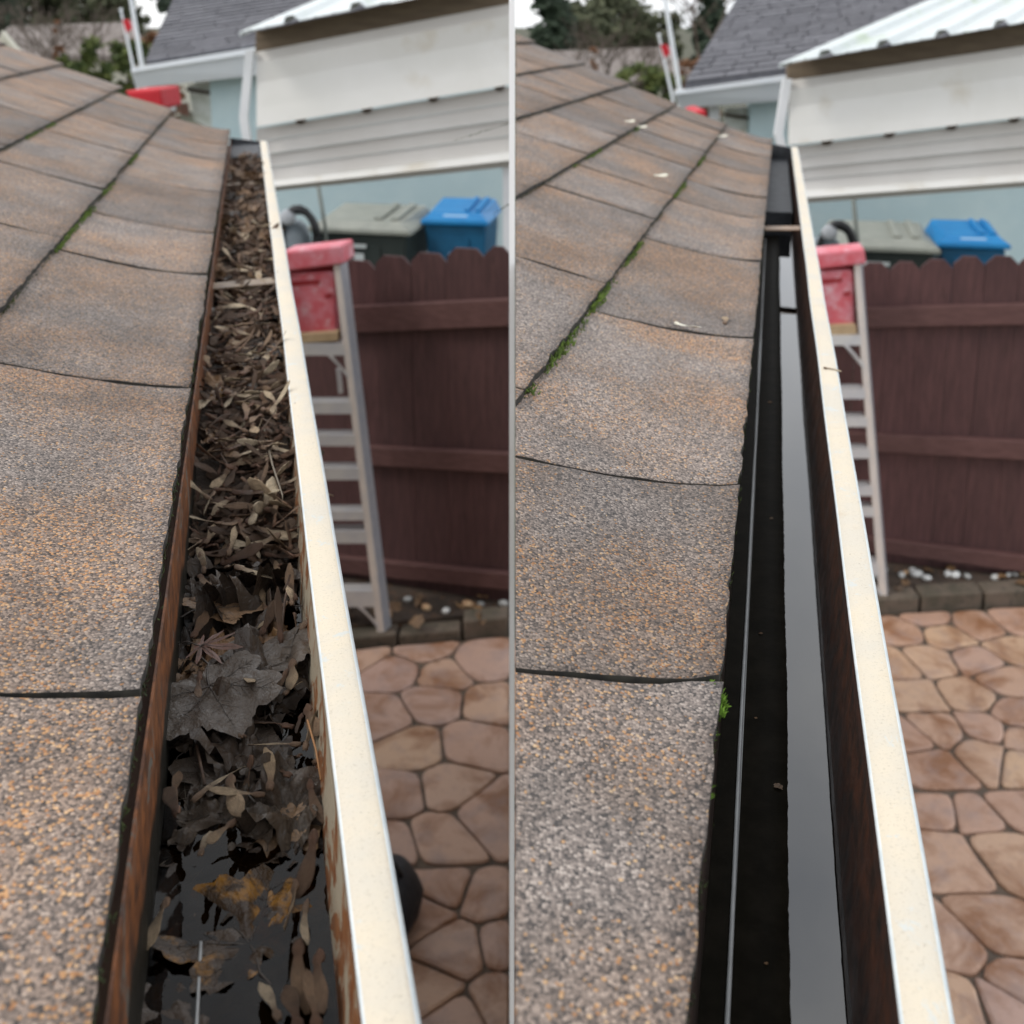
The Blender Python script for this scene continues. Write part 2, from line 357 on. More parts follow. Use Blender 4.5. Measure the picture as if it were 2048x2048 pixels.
split_yard([(1804,1265),(1849,1236),(1957,1254),(2037,1246),(1888,1273),(1859,1323),(1957,1326),(2034,1304),(1788,1331),(1833,1395),(1936,1395),(2008,1360),(1876,1462),(2037,1434),(1973,1463),(1816,1478),(1863,1534),(1970,1512),(2043,1481),(2041,1532)],
           [(1870,1616),(1948,1629),(2024,1616),(1904,1720),(2008,1711),(1989,1868),(1917,1896),(2033,1969),(1929,2013),(2002,2020)], (1835,1588), (2048,1582), .004, 3.2)

# ------------------------------------------------------------------ roofs
class Frame:
    def __init__(s, vx):
        d = ray(vx, HOR); s.a = math.atan2(d.x, d.y); s.sv = Vector((math.sin(s.a), math.cos(s.a), 0)); s.tv = Vector((math.cos(s.a), -math.sin(s.a), 0))
    def W(s, S, t, h): return s.sv*S + s.tv*t + Vector((0, 0, H-h))
FL = Frame(493); FR = Frame(1552)
CL = [(-.077, 0, .395), (-.296, 0, .336), (-.507, 0, .260), (-.74, 0, .168), (-.955, 0, .085), (-1.17, 0, .0), (-1.39, 0, -.088), (-1.6, 0, -.172)]
CR = [(-.0205, .0064, .42), (-.245, .0217, .36), (-.463, .032, .288), (-.665, .04, .218), (-.861, .046, .147), (-1.06, .05, .07), (-1.26, .055, -.01), (-1.46, .055, -.09)]
def roof_pt(fr, CO, c, S):
    i = max(0, min(len(CO)-2, int(math.floor(c)))); w_ = c-i
    t = [a+b*S for a, b, _ in CO]; tt = t[i]+(t[i+1]-t[i])*w_
    if i == 0 and 0 <= w_ <= 1: hh = CO[0][2]+(CO[1][2]-CO[0][2])*w_**1.35
    else: hh = CO[i][2]+(CO[i+1][2]-CO[i][2])*w_
    return fr.W(S, tt, hh)
CUT_R = Vector((ray(1031, 1200).x, ray(1031, 1200).y, 0)); CUT_N = Vector((CUT_R.y, -CUT_R.x, 0)).normalized()
def cutmesh(me):
    bm = bmesh.new(); bm.from_mesh(me)
    r = bmesh.ops.bisect_plane(bm, geom=bm.verts[:]+bm.edges[:]+bm.faces[:], plane_co=(0, 0, 0), plane_no=-CUT_N, clear_outer=True)
    ed = [e for e in bm.edges if e.is_boundary]
    if ed: bmesh.ops.holes_fill(bm, edges=ed, sides=0)
    bm.to_mesh(me); n = len(bm.faces); bm.free(); return n
def shingle(fr, CO, c, s0, s1, mat_, parent, cut, up):
    slant = (-.1 if c == 0 else -.05) if cut else 0.0
    L = s1-s0; near = s0 < 1.7
    nu = max(3, int(L/(.012 if near else .03))); nv = 14 if near else 8
    gap = .0026+.0006*s0; lift = random.uniform(.0005, .003); th = .0055
    sd_ = random.uniform(0, 100)
    lo = -.02 if c == 0 else -.0
    def P(iu, iv):
        u = iu/nu; v = iv/nv; S = s0+gap+(L-2*gap)*u
        cc = c+lo*0+v*1.16; S += slant*v*1.16
        if iu == 0: S += .0035*noise.noise((sd_, v*9, 0))
        if iu == nu: S += .0035*noise.noise((sd_+7, v*9, 0))
        if iv == 0: cc += .012*noise.noise((S*28, sd_, c)) + .008*noise.noise((S*110, sd_, c))
        p = roof_pt(fr, CO, min(cc, len(CO)-1.001), S)
        z = th*1.25*(1-v)+.0006 + lift*(1-v)**3 + .0022*noise.noise((S*5, v*2+c*3, sd_))
        return p, z
    top = []; bot = []
    for iv in range(nv+1):
        for iu in range(nu+1):
            p, z = P(iu, iv); top.append(p+Vector((0, 0, z+th*.25))); bot.append(p+Vector((0, 0, z-th*(.95-.5*iv/nv))))
    W_ = nu+1; fs = []; n = len(top)
    for iv in range(nv):
        for iu in range(nu):
            a = iv*W_+iu; fs.append((a, a+1, a+W_+1, a+W_)); fs.append((n+a, n+a+W_, n+a+W_+1, n+a+1))
    rim = list(range(W_))+[i*W_+nu for i in range(1, nv+1)]+[nv*W_+i for i in range(nu-1, -1, -1)]+[i*W_ for i in range(nv-1, 0, -1)]
    e0 = len(fs)
    for i in range(len(rim)):
        a, b = rim[i], rim[(i+1) % len(rim)]; fs.append((a, n+a, n+b, b))
    me = bpy.data.meshes.new('shingle'); me.from_pydata([tuple(v) for v in top+bot], [], fs)
    me.materials.append(mat_); me.materials.append(EDGE)
    for i in range(e0, len(fs)): me.polygons[i].material_index = 1
    me.polygons.foreach_set('use_smooth', [i < e0 for i in range(len(fs))])
    bm = bmesh.new(); bm.from_mesh(me); bmesh.ops.recalc_face_normals(bm, faces=bm.faces); bm.to_mesh(me); bm.free()
    if cut and cutmesh(me) == 0: bpy.data.meshes.remove(me); return
    link('shingle', me, None, parent)
def build_roof(fr, CO, joints, ends, mat_, house, cut, smin):
    # deck board under the shingles
    nc = len(CO)-1; vs = []; fs = []
    Ss = [smin+(ends(k*.0)-smin)*k/12 for k in range(13)]
    cols = [0.03]+[k*.5 for k in range(1, 2*nc)]+[nc-.01]
    for c in cols:
        for k in range(13):
            S = smin+(ends(c)-.01-smin)*k/12
            vs.append(roof_pt(fr, CO, c, S)+Vector((0, 0, -.006)))
    for i in range(len(cols)-1):
        for k in range(12): a = i*13+k; fs.append((a, a+1, a+14, a+13))
    n = len(vs); vs += [v+Vector((0, 0, -.016)) for v in vs]
    fs += [tuple(n+i for i in reversed(f)) for f in fs]
    rim = list(range(13))+[i*13+12 for i in range(1, len(cols))]+[(len(cols)-1)*13+i for i in range(11, -1, -1)]+[i*13 for i in range(len(cols)-2, 0, -1)]
    fs += [(rim[i], n+rim[i], n+rim[(i+1) % len(rim)], rim[(i+1) % len(rim)]) for i in range(len(rim))]
    roof = mesh('roof', vs, fs, SOFF, house)
    if cut: cutmesh(roof.data)
    for c in range(nc):
        js = [j for j in joints.get(c, []) if smin < j < ends(c)-.05]
        if c not in joints:
            S = smin+random.uniform(.1, .4)
            while S < ends(c)-.2: js.append(S); S += random.choice((.33, .42, .5, .38))
        js = [smin]+js+[ends(c+.5)]
        for a, b in zip(js[:-1], js[1:]): shingle(fr, CO, c, a, b, mat_, roof, cut, c)
    return roof
houseL = tag(empty('house', FL.W(2, -1, H)), 'brown shingled house whose gutter is clogged with leaves and seeds', 'house')
houseR = tag(empty('house', FR.W(2, -.6, H)), 'brown shingled house whose gutter is cleaned out and holds dark water', 'house')
def keep(o, parent):     # parts are modelled in world coordinates; hang them under the thing without moving them
    o.parent = parent; o.matrix_parent_inverse = Matrix.Translation(parent.location).inverted(); return o
jl = {0: [.05, .617, 1.187, 1.75, 2.11, 2.64, 3.28, 3.72], 1: [.2, .72, 1.25, 1.80, 2.33, 2.96, 3.5, 4.1], 2: [.4, .9, 1.4, 1.95, 2.5, 3.1, 3.6, 4.4], 3: [.3, .8, 1.3, 1.75, 2.2, 2.9, 3.4, 4.0], 4: [.5, 1.1, 1.6, 2.3, 2.8, 3.5, 4.2]}
jr = {0: [.05, .65, .96, 1.45, 1.95, 2.4, 2.7, 3.1, 3.55, 3.95], 1: [.5, 1.0, 1.47, 2.0, 2.3, 2.75, 3.13, 3.45, 3.75], 2: [1.4, 1.95, 2.37, 2.77, 3.17, 3.45, 3.75], 3: [1.7, 2.2, 2.6, 3.0, 3.3, 3.72], 4: [2.1, 2.6, 3.05, 3.5]}
endL = lambda c: 4.15+.27*c if c < 3 else 4.9
endR = lambda c: 4.2-.1*min(c, 1.6)
roofL = build_roof(FL, CL, jl, endL, SH_L, None, False, -.5)
roofR = build_roof(FR, CR, jr, endR, SH_R, None, True, .1)
keep(roofL, houseL); keep(roofR, houseR)
WALLM = simple('tan house wall', (.42, .36, .28), (.46, .4, .31), .85, 4, bmp=.3, bs=40, bd=.006)
FASB = simple('brown fascia board', (.09, .05, .035), (.12, .07, .045), .75, 12, bmp=.3, bs=60)
wl = MB().prism([FL.W(-.5, -.45, H), FL.W(4.1, -.45, H), FL.W(4.5, -1.55, H), FL.W(-.5, -1.55, H)], (0, 0, 2.42)).build('wall', WALLM); keep(wl, houseL)
fb = MB().prism([FL.W(-.5, -.098, .43), FL.W(4.12, -.098, .43), FL.W(4.12, -.098, .60), FL.W(-.5, -.098, .60)], FL.tv*.018).build('fascia_board', FASB); keep(fb, houseL)
# right house: its gable stands on the line between the two yards
def sx(S, x):  # t on the line x = const
    return (x-S*math.sin(FR.a))/math.cos(FR.a)
wr = MB().prism([FR.W(1.75, -.3, H), FR.W(4.0, -.3, H), FR.W(4.0, sx(4.0, .10), H), FR.W(1.75, sx(1.75, .10), H)], (0, 0, 2.40)).build('wall', WALLM); keep(wr, houseR)
fb = MB().prism([FR.W(.3, -.045, .455), FR.W(4.1, -.045, .455), FR.W(4.1, -.045, .62), FR.W(.3, -.045, .62)], FR.tv*.018).build('fascia_board', FASB); keep(fb, houseR)

# ------------------------------------------------------------------ gutters
def strip(fr, prof, s0, s1, n=24, wob=0):
    mb = MB(); vs = []; k = len(prof)
    for i in range(n+1):
        S = s0+(s1-s0)*i/n
        for j, (t, h) in enumerate(prof):
            vs.append(fr.W(S, t+wob*noise.noise((S*3, j*.0, 5)), h+wob*noise.noise((S*3.3, 2, 9))))
    fs = [(i*k+j, i*k+(j+1) % k, (i+1)*k+(j+1) % k, (i+1)*k+j) for i in range(n) for j in range(k)]
    fs += [tuple(range(k)), tuple(n*k+j for j in range(k))]
    return mb.add(vs, fs)
def gutter(fr, tin, tout, hl, tb, hb, hbot, s0, s1, mats, label):
    g = tag(empty('rain_gutter', fr.W(2, tin, hbot)), label, 'gutter')
    th = .0016; P = []
    P.append(strip(fr, [(tb, hb), (tb+th, hb), (tb+th, hbot), (tb, hbot)], s0, s1).build('back_panel', mats['back']))
    P.append(strip(fr, [(tb+th, hbot-th), (tin-.012, hbot-th), (tin-.012, hbot), (tb+th, hbot)], s0, s1).build('bottom_panel', mats['bottom']))
    # ogee front: rises from the bottom, swells outwards, turns in under the lip
    fo = [(tin-.012, hbot), (tin-.010, hbot-.012), (tin-.002, hl+.05), (tin+.0006, hl+.028), (tin+.0008, hl+.0015)]
    back = [(tout-.006, hl+.004), (tout-.004, hl+.02), (tout-.004, hl+.045), (tin+.02, hl+.075), (tin+.006, hbot-.01), (tin-.002, hbot+.003)]
    P.append(strip(fr, fo+[(t_+.0012, h_) for t_, h_ in reversed(fo)], s0, s1, 40, .0006).build('front_panel', mats['front']))
    P.append(strip(fr, [(t_+.0016, h_-(.0 if i else .0)) for i, (t_, h_) in enumerate(fo)]+back, s0, s1, 40, .0006).build('front_face', LIPM))
    lw = tout-tin
    lip = [(tin, hl+.004), (tin, hl+.0010), (tin+.0014, hl-.0003), (tin+lw*.3, hl-.0012), (tin+lw*.8, hl-.0012), (tout-.0028, hl-.0004), (tout-.0008, hl+.001), (tout, hl+.0034), (tout-.0005, hl+.012), (tout-.004, hl+.012), (tout-.004, hl+.004)]
    o = strip(fr, lip, s0, s1, 160, .0011)
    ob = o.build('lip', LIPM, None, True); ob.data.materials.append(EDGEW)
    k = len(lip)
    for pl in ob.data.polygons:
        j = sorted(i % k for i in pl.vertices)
        if set(j) <= {0, 1, 2} or set(j) <= {5, 6, 7, 8}: pl.material_index = 1  # both lip edges get the bluish white colour
    P.append(ob)
    P.append(MB().prism([fr.W(s1, tb, hb), fr.W(s1, tin+.004, hl+.002), fr.W(s1, tin-.008, hbot), fr.W(s1, tb, hbot)], fr.sv*.002).build('end_cap', mats['end']))
    for o in P: keep(o, g)
    return g
gL = gutter(FL, .0294, .0546, .42, -.0755, .405, .535, -.2, 4.15, dict(back=BACK_L, bottom=BACK_L, front=FRONT_L, end=DARKM), 'cream lipped rain gutter packed with wet leaves and winged seeds')
gR = gutter(FR, .0748, .0995, .445, -.020, .43, .575, -.2, 4.2, dict(back=BACK_R, bottom=DARKFILM, front=FRONT_R, end=DARKM), 'cream lipped rain gutter cleaned out, still water lying in the bottom')
STRAP_L = simple('tan metal strap', (.16, .11, .07), (.26, .19, .12), .5, 40); STRAP_R = simple('rusty strap', (.2, .12, .07), (.3, .2, .13), .5, 40)
def strap(fr, g, S, w_, t0, t1, h, m):
    o = MB().prism([fr.W(S, t0, h+.004), fr.W(S, t1, h), fr.W(S+w_, t1, h), fr.W(S+w_, t0, h+.004)], (0, 0, .0025)).build('hanger_strap', m); keep(o, g)
strap(FL, gL, 1.86, .045, -.0745, .0285, .432, STRAP_L)
strap(FL, gL, 3.1, .03, -.0745, .0285, .432, STRAP_L)
strap(FR, gR, 2.52, .05, -.0185, .0740, .455, STRAP_R)
# dark dry stretch at the far end of the clean gutter
o = strip(FR, [(-.018, .49), (.064, .49), (.064, .57), (-.018, .57)], 2.98, 4.19, 6).build('tar_patch', DARKM); keep(o, gR)
o = strip(FL, [(-.0735, .43), (.027, .43), (.018, .53), (-.0735, .53)], 3.75, 4.149, 6).build('tar_patch', DARKM); keep(o, gL)
# water
HWL, HWR = .496, .551
def sheet(name, fr, s0, s1, tl, tr, h, m, n=60, m2=8, wob=0):
    vs = []; fs = []
    for i in range(n+1):
        S = s0+(s1-s0)*i/n; a, b = tl(S), tr(S)
        for j in range(m2+1): vs.append(fr.W(S, a+(b-a)*j/m2, h+wob*noise.noise((S*20, j*.7, 3))))
    for i in range(n):
        for j in range(m2): a = i*(m2+1)+j; fs.append((a, a+1, a+m2+2, a+m2+1))
    return mesh(name, vs, fs, m, None, True)
o = sheet('water', FL, .2, 1.6, lambda S: -.0737, lambda S: .0245, HWL, WATER_L, 120, 14, .0008); o['kind'] = 'structure'
o = sheet('water', FR, .2, 2.97, lambda S: -.0182, lambda S: .0690, HWR, WATER_R); o['kind'] = 'structure'
# dark film along the back half of the clean gutter, ragged towards the water
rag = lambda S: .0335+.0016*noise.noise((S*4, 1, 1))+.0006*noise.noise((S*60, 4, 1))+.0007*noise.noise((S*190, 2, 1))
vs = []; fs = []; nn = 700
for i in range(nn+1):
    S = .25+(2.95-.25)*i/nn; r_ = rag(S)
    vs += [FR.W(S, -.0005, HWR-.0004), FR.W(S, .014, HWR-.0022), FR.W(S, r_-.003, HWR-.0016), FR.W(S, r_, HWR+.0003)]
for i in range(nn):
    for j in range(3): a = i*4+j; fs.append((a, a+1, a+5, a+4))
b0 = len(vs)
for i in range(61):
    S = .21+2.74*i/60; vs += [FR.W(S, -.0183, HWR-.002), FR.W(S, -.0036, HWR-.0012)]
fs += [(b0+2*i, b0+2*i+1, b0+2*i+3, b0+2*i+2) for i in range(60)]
tag(mesh('dark_film', vs, fs, DARKFILM, None, True), 'dull black film lying along the cleaned gutter bottom', 'dark_film', kind='stuff')
GLINT = simple('grey sky glint', (.3, .31, .31), (.36, .37, .37), .3, 60)  # added grey strips stand in for the bright sky reflection along the water
o = strip(FR, [(-.0040, HWR-.001), (-.0036, HWR-.0034), (-.0012, HWR-.0034), (-.0007, HWR-.001)], .25, 2.9, 90, .0012).build('sky_glint_strip', GLINT, None, True); keep(o, gR)
o = strip(FL, [(-.0480, HWL-.0005), (-.0475, HWL-.0020), (-.0462, HWL-.0020), (-.0457, HWL-.0005)], .25, .545, 30, .0015).build('sky_glint_strip', GLINT, None, True); keep(o, gL)

# ------------------------------------------------------------------ moss
def moss(name, mat_, pts, label, size, spread, per):
    vs = []; fs = []
    for p, up, k in pts:
        for _ in range(max(1, int(per*k))):
            b = p+Vector((random.gauss(0, spread), random.gauss(0, spread), random.uniform(-.001, .002)))
            d = (up+Vector((random.uniform(-1, 1), random.uniform(-1, 1), random.uniform(0, .6)))*.9).normalized()
            l = size*random.uniform(.4, 1.2)*(.5+.5*k); sdv = d.orthogonal().normalized()*l*.22; s2 = d.cross(sdv)
            i = len(vs); vs += [b+sdv, b-sdv*.5+s2, b-sdv*.5-s2, b+d*l]; fs += [(i, i+1, i+3), (i+1, i+2, i+3), (i+2, i, i+3)]
    return tag(mesh(name, vs, fs, mat_), label, 'moss', kind='stuff')
def line_pts(fr, CO, c, segs, step, gate=.0, dz=.004):
    r = []
    for a, b in segs:
        S = a
        while S < b:
            k = noise.noise((S*9, c*5, 2))*.5+.6
            if k > gate: r.append((roof_pt(fr, CO, c, S)+Vector((0, 0, dz)), Vector((.2, -.2, 1)), k))
            S += step
    return r
UPZ = Vector((0, 0, 1))
moss('moss', MOSS, line_pts(FL, CL, .985, [(1.72, 2.15), (2.3, 2.45), (2.8, 3.0)], .003, .35)+line_pts(FL, CL, 1.985, [(2.7, 3.1)], .005, .45), 'bright green moss along the shingle rows above the clogged gutter', .009, .0035, 4)
moss('moss', MOSSD, line_pts(FL, CL, .99, [(1.3, 4.3)], .006, .1, .003)+line_pts(FL, CL, 1.99, [(2.3, 4.8)], .008, .1, .003)+line_pts(FL, CL, .008, [(.3, 2.6)], .0016, .2, .004), 'dark moss fringe on the shingle edge beside the leaf pile', .0045, .0016, 4)
moss('moss', MOSS, line_pts(FR, CR, .985, [(1.0, 1.5), (1.6, 1.8), (2.3, 2.5), (2.85, 3.05)], .0028, .35)+line_pts(FR, CR, 1.985, [(2.2, 2.5), (2.9, 3.1)], .005, .5), 'bright green moss along the shingle rows above the clean gutter', .009, .0035, 4)
moss('moss', MOSSD, line_pts(FR, CR, .99, [(1.0, 3.9)], .006, .1, .003)+line_pts(FR, CR, 1.99, [(1.6, 3.9)], .007, .1, .003)+line_pts(FR, CR, 2.99, [(2, 3.9)], .008, .1, .003)+line_pts(FR, CR, .008, [(.4, 2.4)], .002, .35, .004), 'dark moss fringe on the shingle edge above the dark water', .0042, .0015, 4)
q = roof_pt(FR, CR, .02, .64)
cl = [(q+Vector((random.gauss(0, .0025), random.gauss(0, .006), random.gauss(0, .003))), FR.tv*.4+UPZ*.6, 1.0) for _ in range(30)]
for S_, n_ in ((.60, 4), (.555, 8), (.545, 5), (.49, 3)):
    q = roof_pt(FR, CR, .015, S_); cl += [(q+Vector((0, 0, .001)), FR.tv+UPZ*.4, .5)]*n_
MOSSB = simple('fresh moss', (.10, .2, .015), (.17, .3, .03), .85, 200)
moss('moss_clump', MOSSB, cl, 'fresh green moss clump on the shingle corner over the clean gutter', .0065, .0016, 9)

# ------------------------------------------------------------------ leaves and winged seeds
def leafy_mat(name, stops, rough=.6, streak=True, veins=False, spec=.4):
    m, n, b = newmat(name); oi = N(n, 'ShaderNodeObjectInfo'); co = ocoord(n, 'UV')
    base = ramp(n, oi.outputs['Random'], stops)
    sp = N(n, 'ShaderNodeSeparateXYZ'); n.links.new(co, sp.inputs[0])
    oc = ocoord(n)
    if streak:
        base = mixc(n, ramp(n, sp.outputs[0], [(.18, .75), (.5, 0.0)]), base, (.16, .075, .045))
        mp = N(n, 'ShaderNodeMapping'); mp.inputs['Scale'].default_value = (3, 22, 1); n.links.new(co, mp.inputs[0])
        st = noi(n, mp.outputs[0], 3, 4, .7); base = mixc(n, ramp(n, st, [(.42, 0.0), (.62, .8)]), base, (.06, .04, .028))
        base = mixc(n, ramp(n, noi(n, oc, 90, 3, .6), [(.5, 0.0), (.75, .6)]), base, (.08, .055, .04))
        bump(n, b, st, 1.0, .002)
    if veins:
        v = N(n, 'ShaderNodeTexVoronoi'); v.feature = 'DISTANCE_TO_EDGE'; v.inputs['Scale'].default_value = 230; n.links.new(oc, v.inputs['Vector'])
        base = mixc(n, ramp(n, v.outputs['Distance'], [(.0, .4), (.09, 0.0)]), base, (.03, .025, .02))
        bl = noi(n, oc, 55, 5, .65); base = mixc(n, ramp(n, bl, [(.48, 0.0), (.7, .7)]), base, (.045, .03, .02))
        bump(n, b, noi(n, oc, 130, 4, .6), .5, .002)
    n.links.new(base, b.inputs['Base Color']); b.inputs['Roughness'].default_value = rough; b.inputs['Specular IOR Level'].default_value = spec
    return m
SAM = leafy_mat('winged seed skin', [(0, (.10, .06, .04)), (.25, (.22, .13, .075)), (.5, (.36, .235, .14)), (.72, (.14, .08, .05)), (.85, (.42, .29, .17)), (1, (.55, .43, .29))])
SAMP = leafy_mat('pale winged seed skin', [(0, (.62, .45, .28)), (.5, (.8, .66, .46)), (1, (.7, .56, .39))])
SAMW = simple('bleached seed skin', (.74, .72, .62), (.66, .62, .5), .6, 300)
LEAFG = leafy_mat('grey wet leaf', [(0, (.055, .042, .031)), (.5, (.09, .07, .053)), (1, (.04, .031, .025))], .4, False, True, .5)
LEAFB = leafy_mat('brown leaf', [(0, (.13, .07, .035)), (.3, (.22, .125, .06)), (.6, (.17, .115, .075)), (.8, (.27, .15, .06)), (1, (.12, .08, .055))], .5, False, True)
LEAFW = leafy_mat('wet dark leaf', [(0, (.035, .026, .02)), (.5, (.06, .043, .031)), (1, (.03, .024, .021))], .3, False, True, .55)
LEAFO = leafy_mat('ochre leaf', [(0, (.13, .065, .018)), (1, (.16, .08, .022))], .25, False, True)
LEAFR = leafy_mat('reddish leaf', [(0, (.12, .06, .045)), (1, (.14, .07, .05))], .5, False, True)
def ochre_mat():
    m, n, b = newmat('half rotten ochre leaf'); oc = ocoord(n)
    c = mixc(n, ramp(n, noi(n, oc, 26, 4, .6, .4), [(.5, 0.0), (.58, 1.0)]), (.04, .025, .014), (.2, .095, .018))
    c = mixc(n, ramp(n, noi(n, oc, 120, 4, .6), [(.5, 0.0), (.62, .85)]), c, (.035, .022, .014))
    n.links.new(c, b.inputs['Base Color']); b.inputs['Roughness'].default_value = .22; bump(n, b, noi(n, oc, 110, 4, .6), .5, .002); return m
LEAFH = ochre_mat()
SAMD = leafy_mat('old dark seed skin', [(0, (.045, .028, .018)), (.3, (.10, .06, .035)), (.6, (.16, .10, .06)), (.8, (.07, .042, .026)), (1, (.2, .13, .08))])
for m_ in (LEAFW, LEAFG, LEAFH):
    n_ = m_.node_tree; b_ = n_.nodes['Principled BSDF']; b_.inputs['Specular IOR Level'].default_value = .1; b_.inputs['Coat Weight'].default_value = .85; b_.inputs['Coat Roughness'].default_value = .07; b_.inputs['Coat IOR'].default_value = 1.33
    bp_ = N(n_, 'ShaderNodeBump'); bp_.inputs['Strength'].default_value = 1; bp_.inputs['Distance'].default_value = .008
    n_.links.new(noi(n_, ocoord(n_), 95, 4, .6, .4), bp_.inputs['Height']); n_.links.new(bp_.outputs[0], b_.inputs['Coat Normal'])
VEIN = simple('leaf vein', (.05, .04, .032), rough=.5)
VEINL = simple('pale leaf vein', (.2, .17, .13), rough=.5)
def samara_mesh(k):
    rnd = random.Random(k*13+1); L = .037*rnd.uniform(.8, 1.2); bend = rnd.uniform(-.9, 1.1); curl = rnd.uniform(-.8, .8); twist = rnd.uniform(-1.3, 1.3); fat = rnd.uniform(.6, 1.15)
    nu, nv = 12, 5; vs = []; uv = []; ths = []
    for i in range(nu+1):
        u = i/nu
        if u < .25: hw = .0016+.0016*math.sin(math.pi*min(1, u/.25*.9))
        else: hw = .0019+.0030*math.sin(math.pi*min(1, (u-.22)/.78)**1.5)
        if u > .9: hw *= .8
        if i == nu: hw = .0012
        hw *= fat
        a = bend*u*u; x = L*u; y = bend*L*.35*u*u; z = curl*L*.3*u*u
        for j in range(nv+1):
            v = j/nv*2-1; ang = twist*u
            yy = hw*v; zz = (.0014*(1-v*v) if u < .24 else .0006*v)+.0005*noise.noise((u*7, v*3, k))
            vs.append((x-a*yy*.4, y+yy*math.cos(ang), z+zz+yy*math.sin(ang))); uv.append((u, j/nv))
    fs = [(i*(nv+1)+j, (i+1)*(nv+1)+j, (i+1)*(nv+1)+j+1, i*(nv+1)+j+1) for i in range(nu) for j in range(nv)]
    n = len(vs); vs += [(x, y, z-(.0016 if i//(nv+1) < 3 else .00035)) for i, (x, y, z) in enumerate(vs)]; uv += uv
    fs += [tuple(n+i for i in reversed(f)) for f in fs]
    rim = [j for j in range(nv+1)]+[i*(nv+1)+nv for i in range(1, nu+1)]+[nu*(nv+1)+j for j in range(nv-1, -1, -1)]+[i*(nv+1) for i in range(nu-1, 0, -1)]
    fs += [(rim[i], n+rim[i], n+rim[(i+1) % len(rim)], rim[(i+1) % len(rim)]) for i in range(len(rim))]
    return vs, fs, uv
def mk(name, vs, fs, uv, m):
    me = bpy.data.meshes.new(name); me.from_pydata(vs, [], fs); l = me.uv_layers.new(name='UV')
    for lp in me.loops: l.data[lp.index].uv = uv[lp.vertex_index]
    bm = bmesh.new(); bm.from_mesh(me); bmesh.ops.recalc_face_normals(bm, faces=bm.faces); bm.to_mesh(me); bm.free()
    me.polygons.foreach_set('use_smooth', [True]*len(me.polygons)); me.materials.append(m); return me
SRC = [samara_mesh(k) for k in range(18)]
SMESH = [mk('winged_seed', *s, SAM) for s in SRC]; SPALE = [mk('winged_seed', *s, SAMP) for s in SRC]; SWHITE = [mk('winged_seed', *s, SAMW) for s in SRC[:3]]
def maple_r(th, lobes, sharp):
    r = 0.16
    for a, l, w_ in lobes:
        d = (th-a+math.pi) % (2*math.pi)-math.pi
        r = max(r, l*max(0, 1-abs(d)/w_)**sharp)
    return r
MAPLE = [(0, 1, .8), (.82, .92, .8), (-.82, .92, .8), (1.75, .7, .85), (-1.75, .7, .85), (2.5, .42, .8), (-2.5, .42, .8)]
JAP = [(0, 1, .34), (.62, .92, .32), (-.62, .92, .32), (1.25, .75, .3), (-1.25, .75, .3), (1.9, .5, .28), (-1.9, .5, .28)]
def oval(th): c = math.cos(th); return .98*max(.12, (c+1)/2)**.9*.9+.1
def leaf_mesh(kind, size, seed, curl=.15, fold=.05):
    rnd = random.Random(seed); nr, nk = 90, 7; vs = [(0, 0, 0)]; uv = [(.5, .5)]; fs = []
    for i in range(nr):
        th = 2*math.pi*i/nr-math.pi
        if kind == 'maple': r = maple_r(th, MAPLE, .42)*(1+.16*noise.noise((math.cos(th)*3, math.sin(th)*3, seed))+.10*noise.noise((math.cos(th)*14, math.sin(th)*14, seed)))
        elif kind == 'jap': r = maple_r(th, JAP, .9)*(1+.04*math.sin(th*60))
        else: r = oval(th)*(1+.05*math.sin(th*26))
        for k in range(1, nk+1):
            q = k/nk; x, y = r*q*math.cos(th), r*q*math.sin(th)
            if kind == 'oval': y *= .62
            z = curl*(q*r)**2*noise.noise((math.cos(th)*1.3+seed, math.sin(th)*1.3, 0))*2.2+fold*noise.noise((x*3.2+seed, y*3.2, 1))+fold*.6*noise.noise((x*8+seed, y*8, 4))
            if kind == 'maple':
                dmin = min(abs((th-a+math.pi) % (2*math.pi)-math.pi) for a, _, _ in MAPLE); z += .10*q*min(dmin, .35)
            vs.append((x*size, y*size, z*size)); uv.append((.5+x/2, .5+y/2))
    for i in range(nr):
        a = 1+i*nk; b = 1+((i+1) % nr)*nk; fs.append((0, a, b))
        for k in range(nk-1): fs.append((a+k, a+k+1, b+k+1, b+k))
    return vs, fs, uv
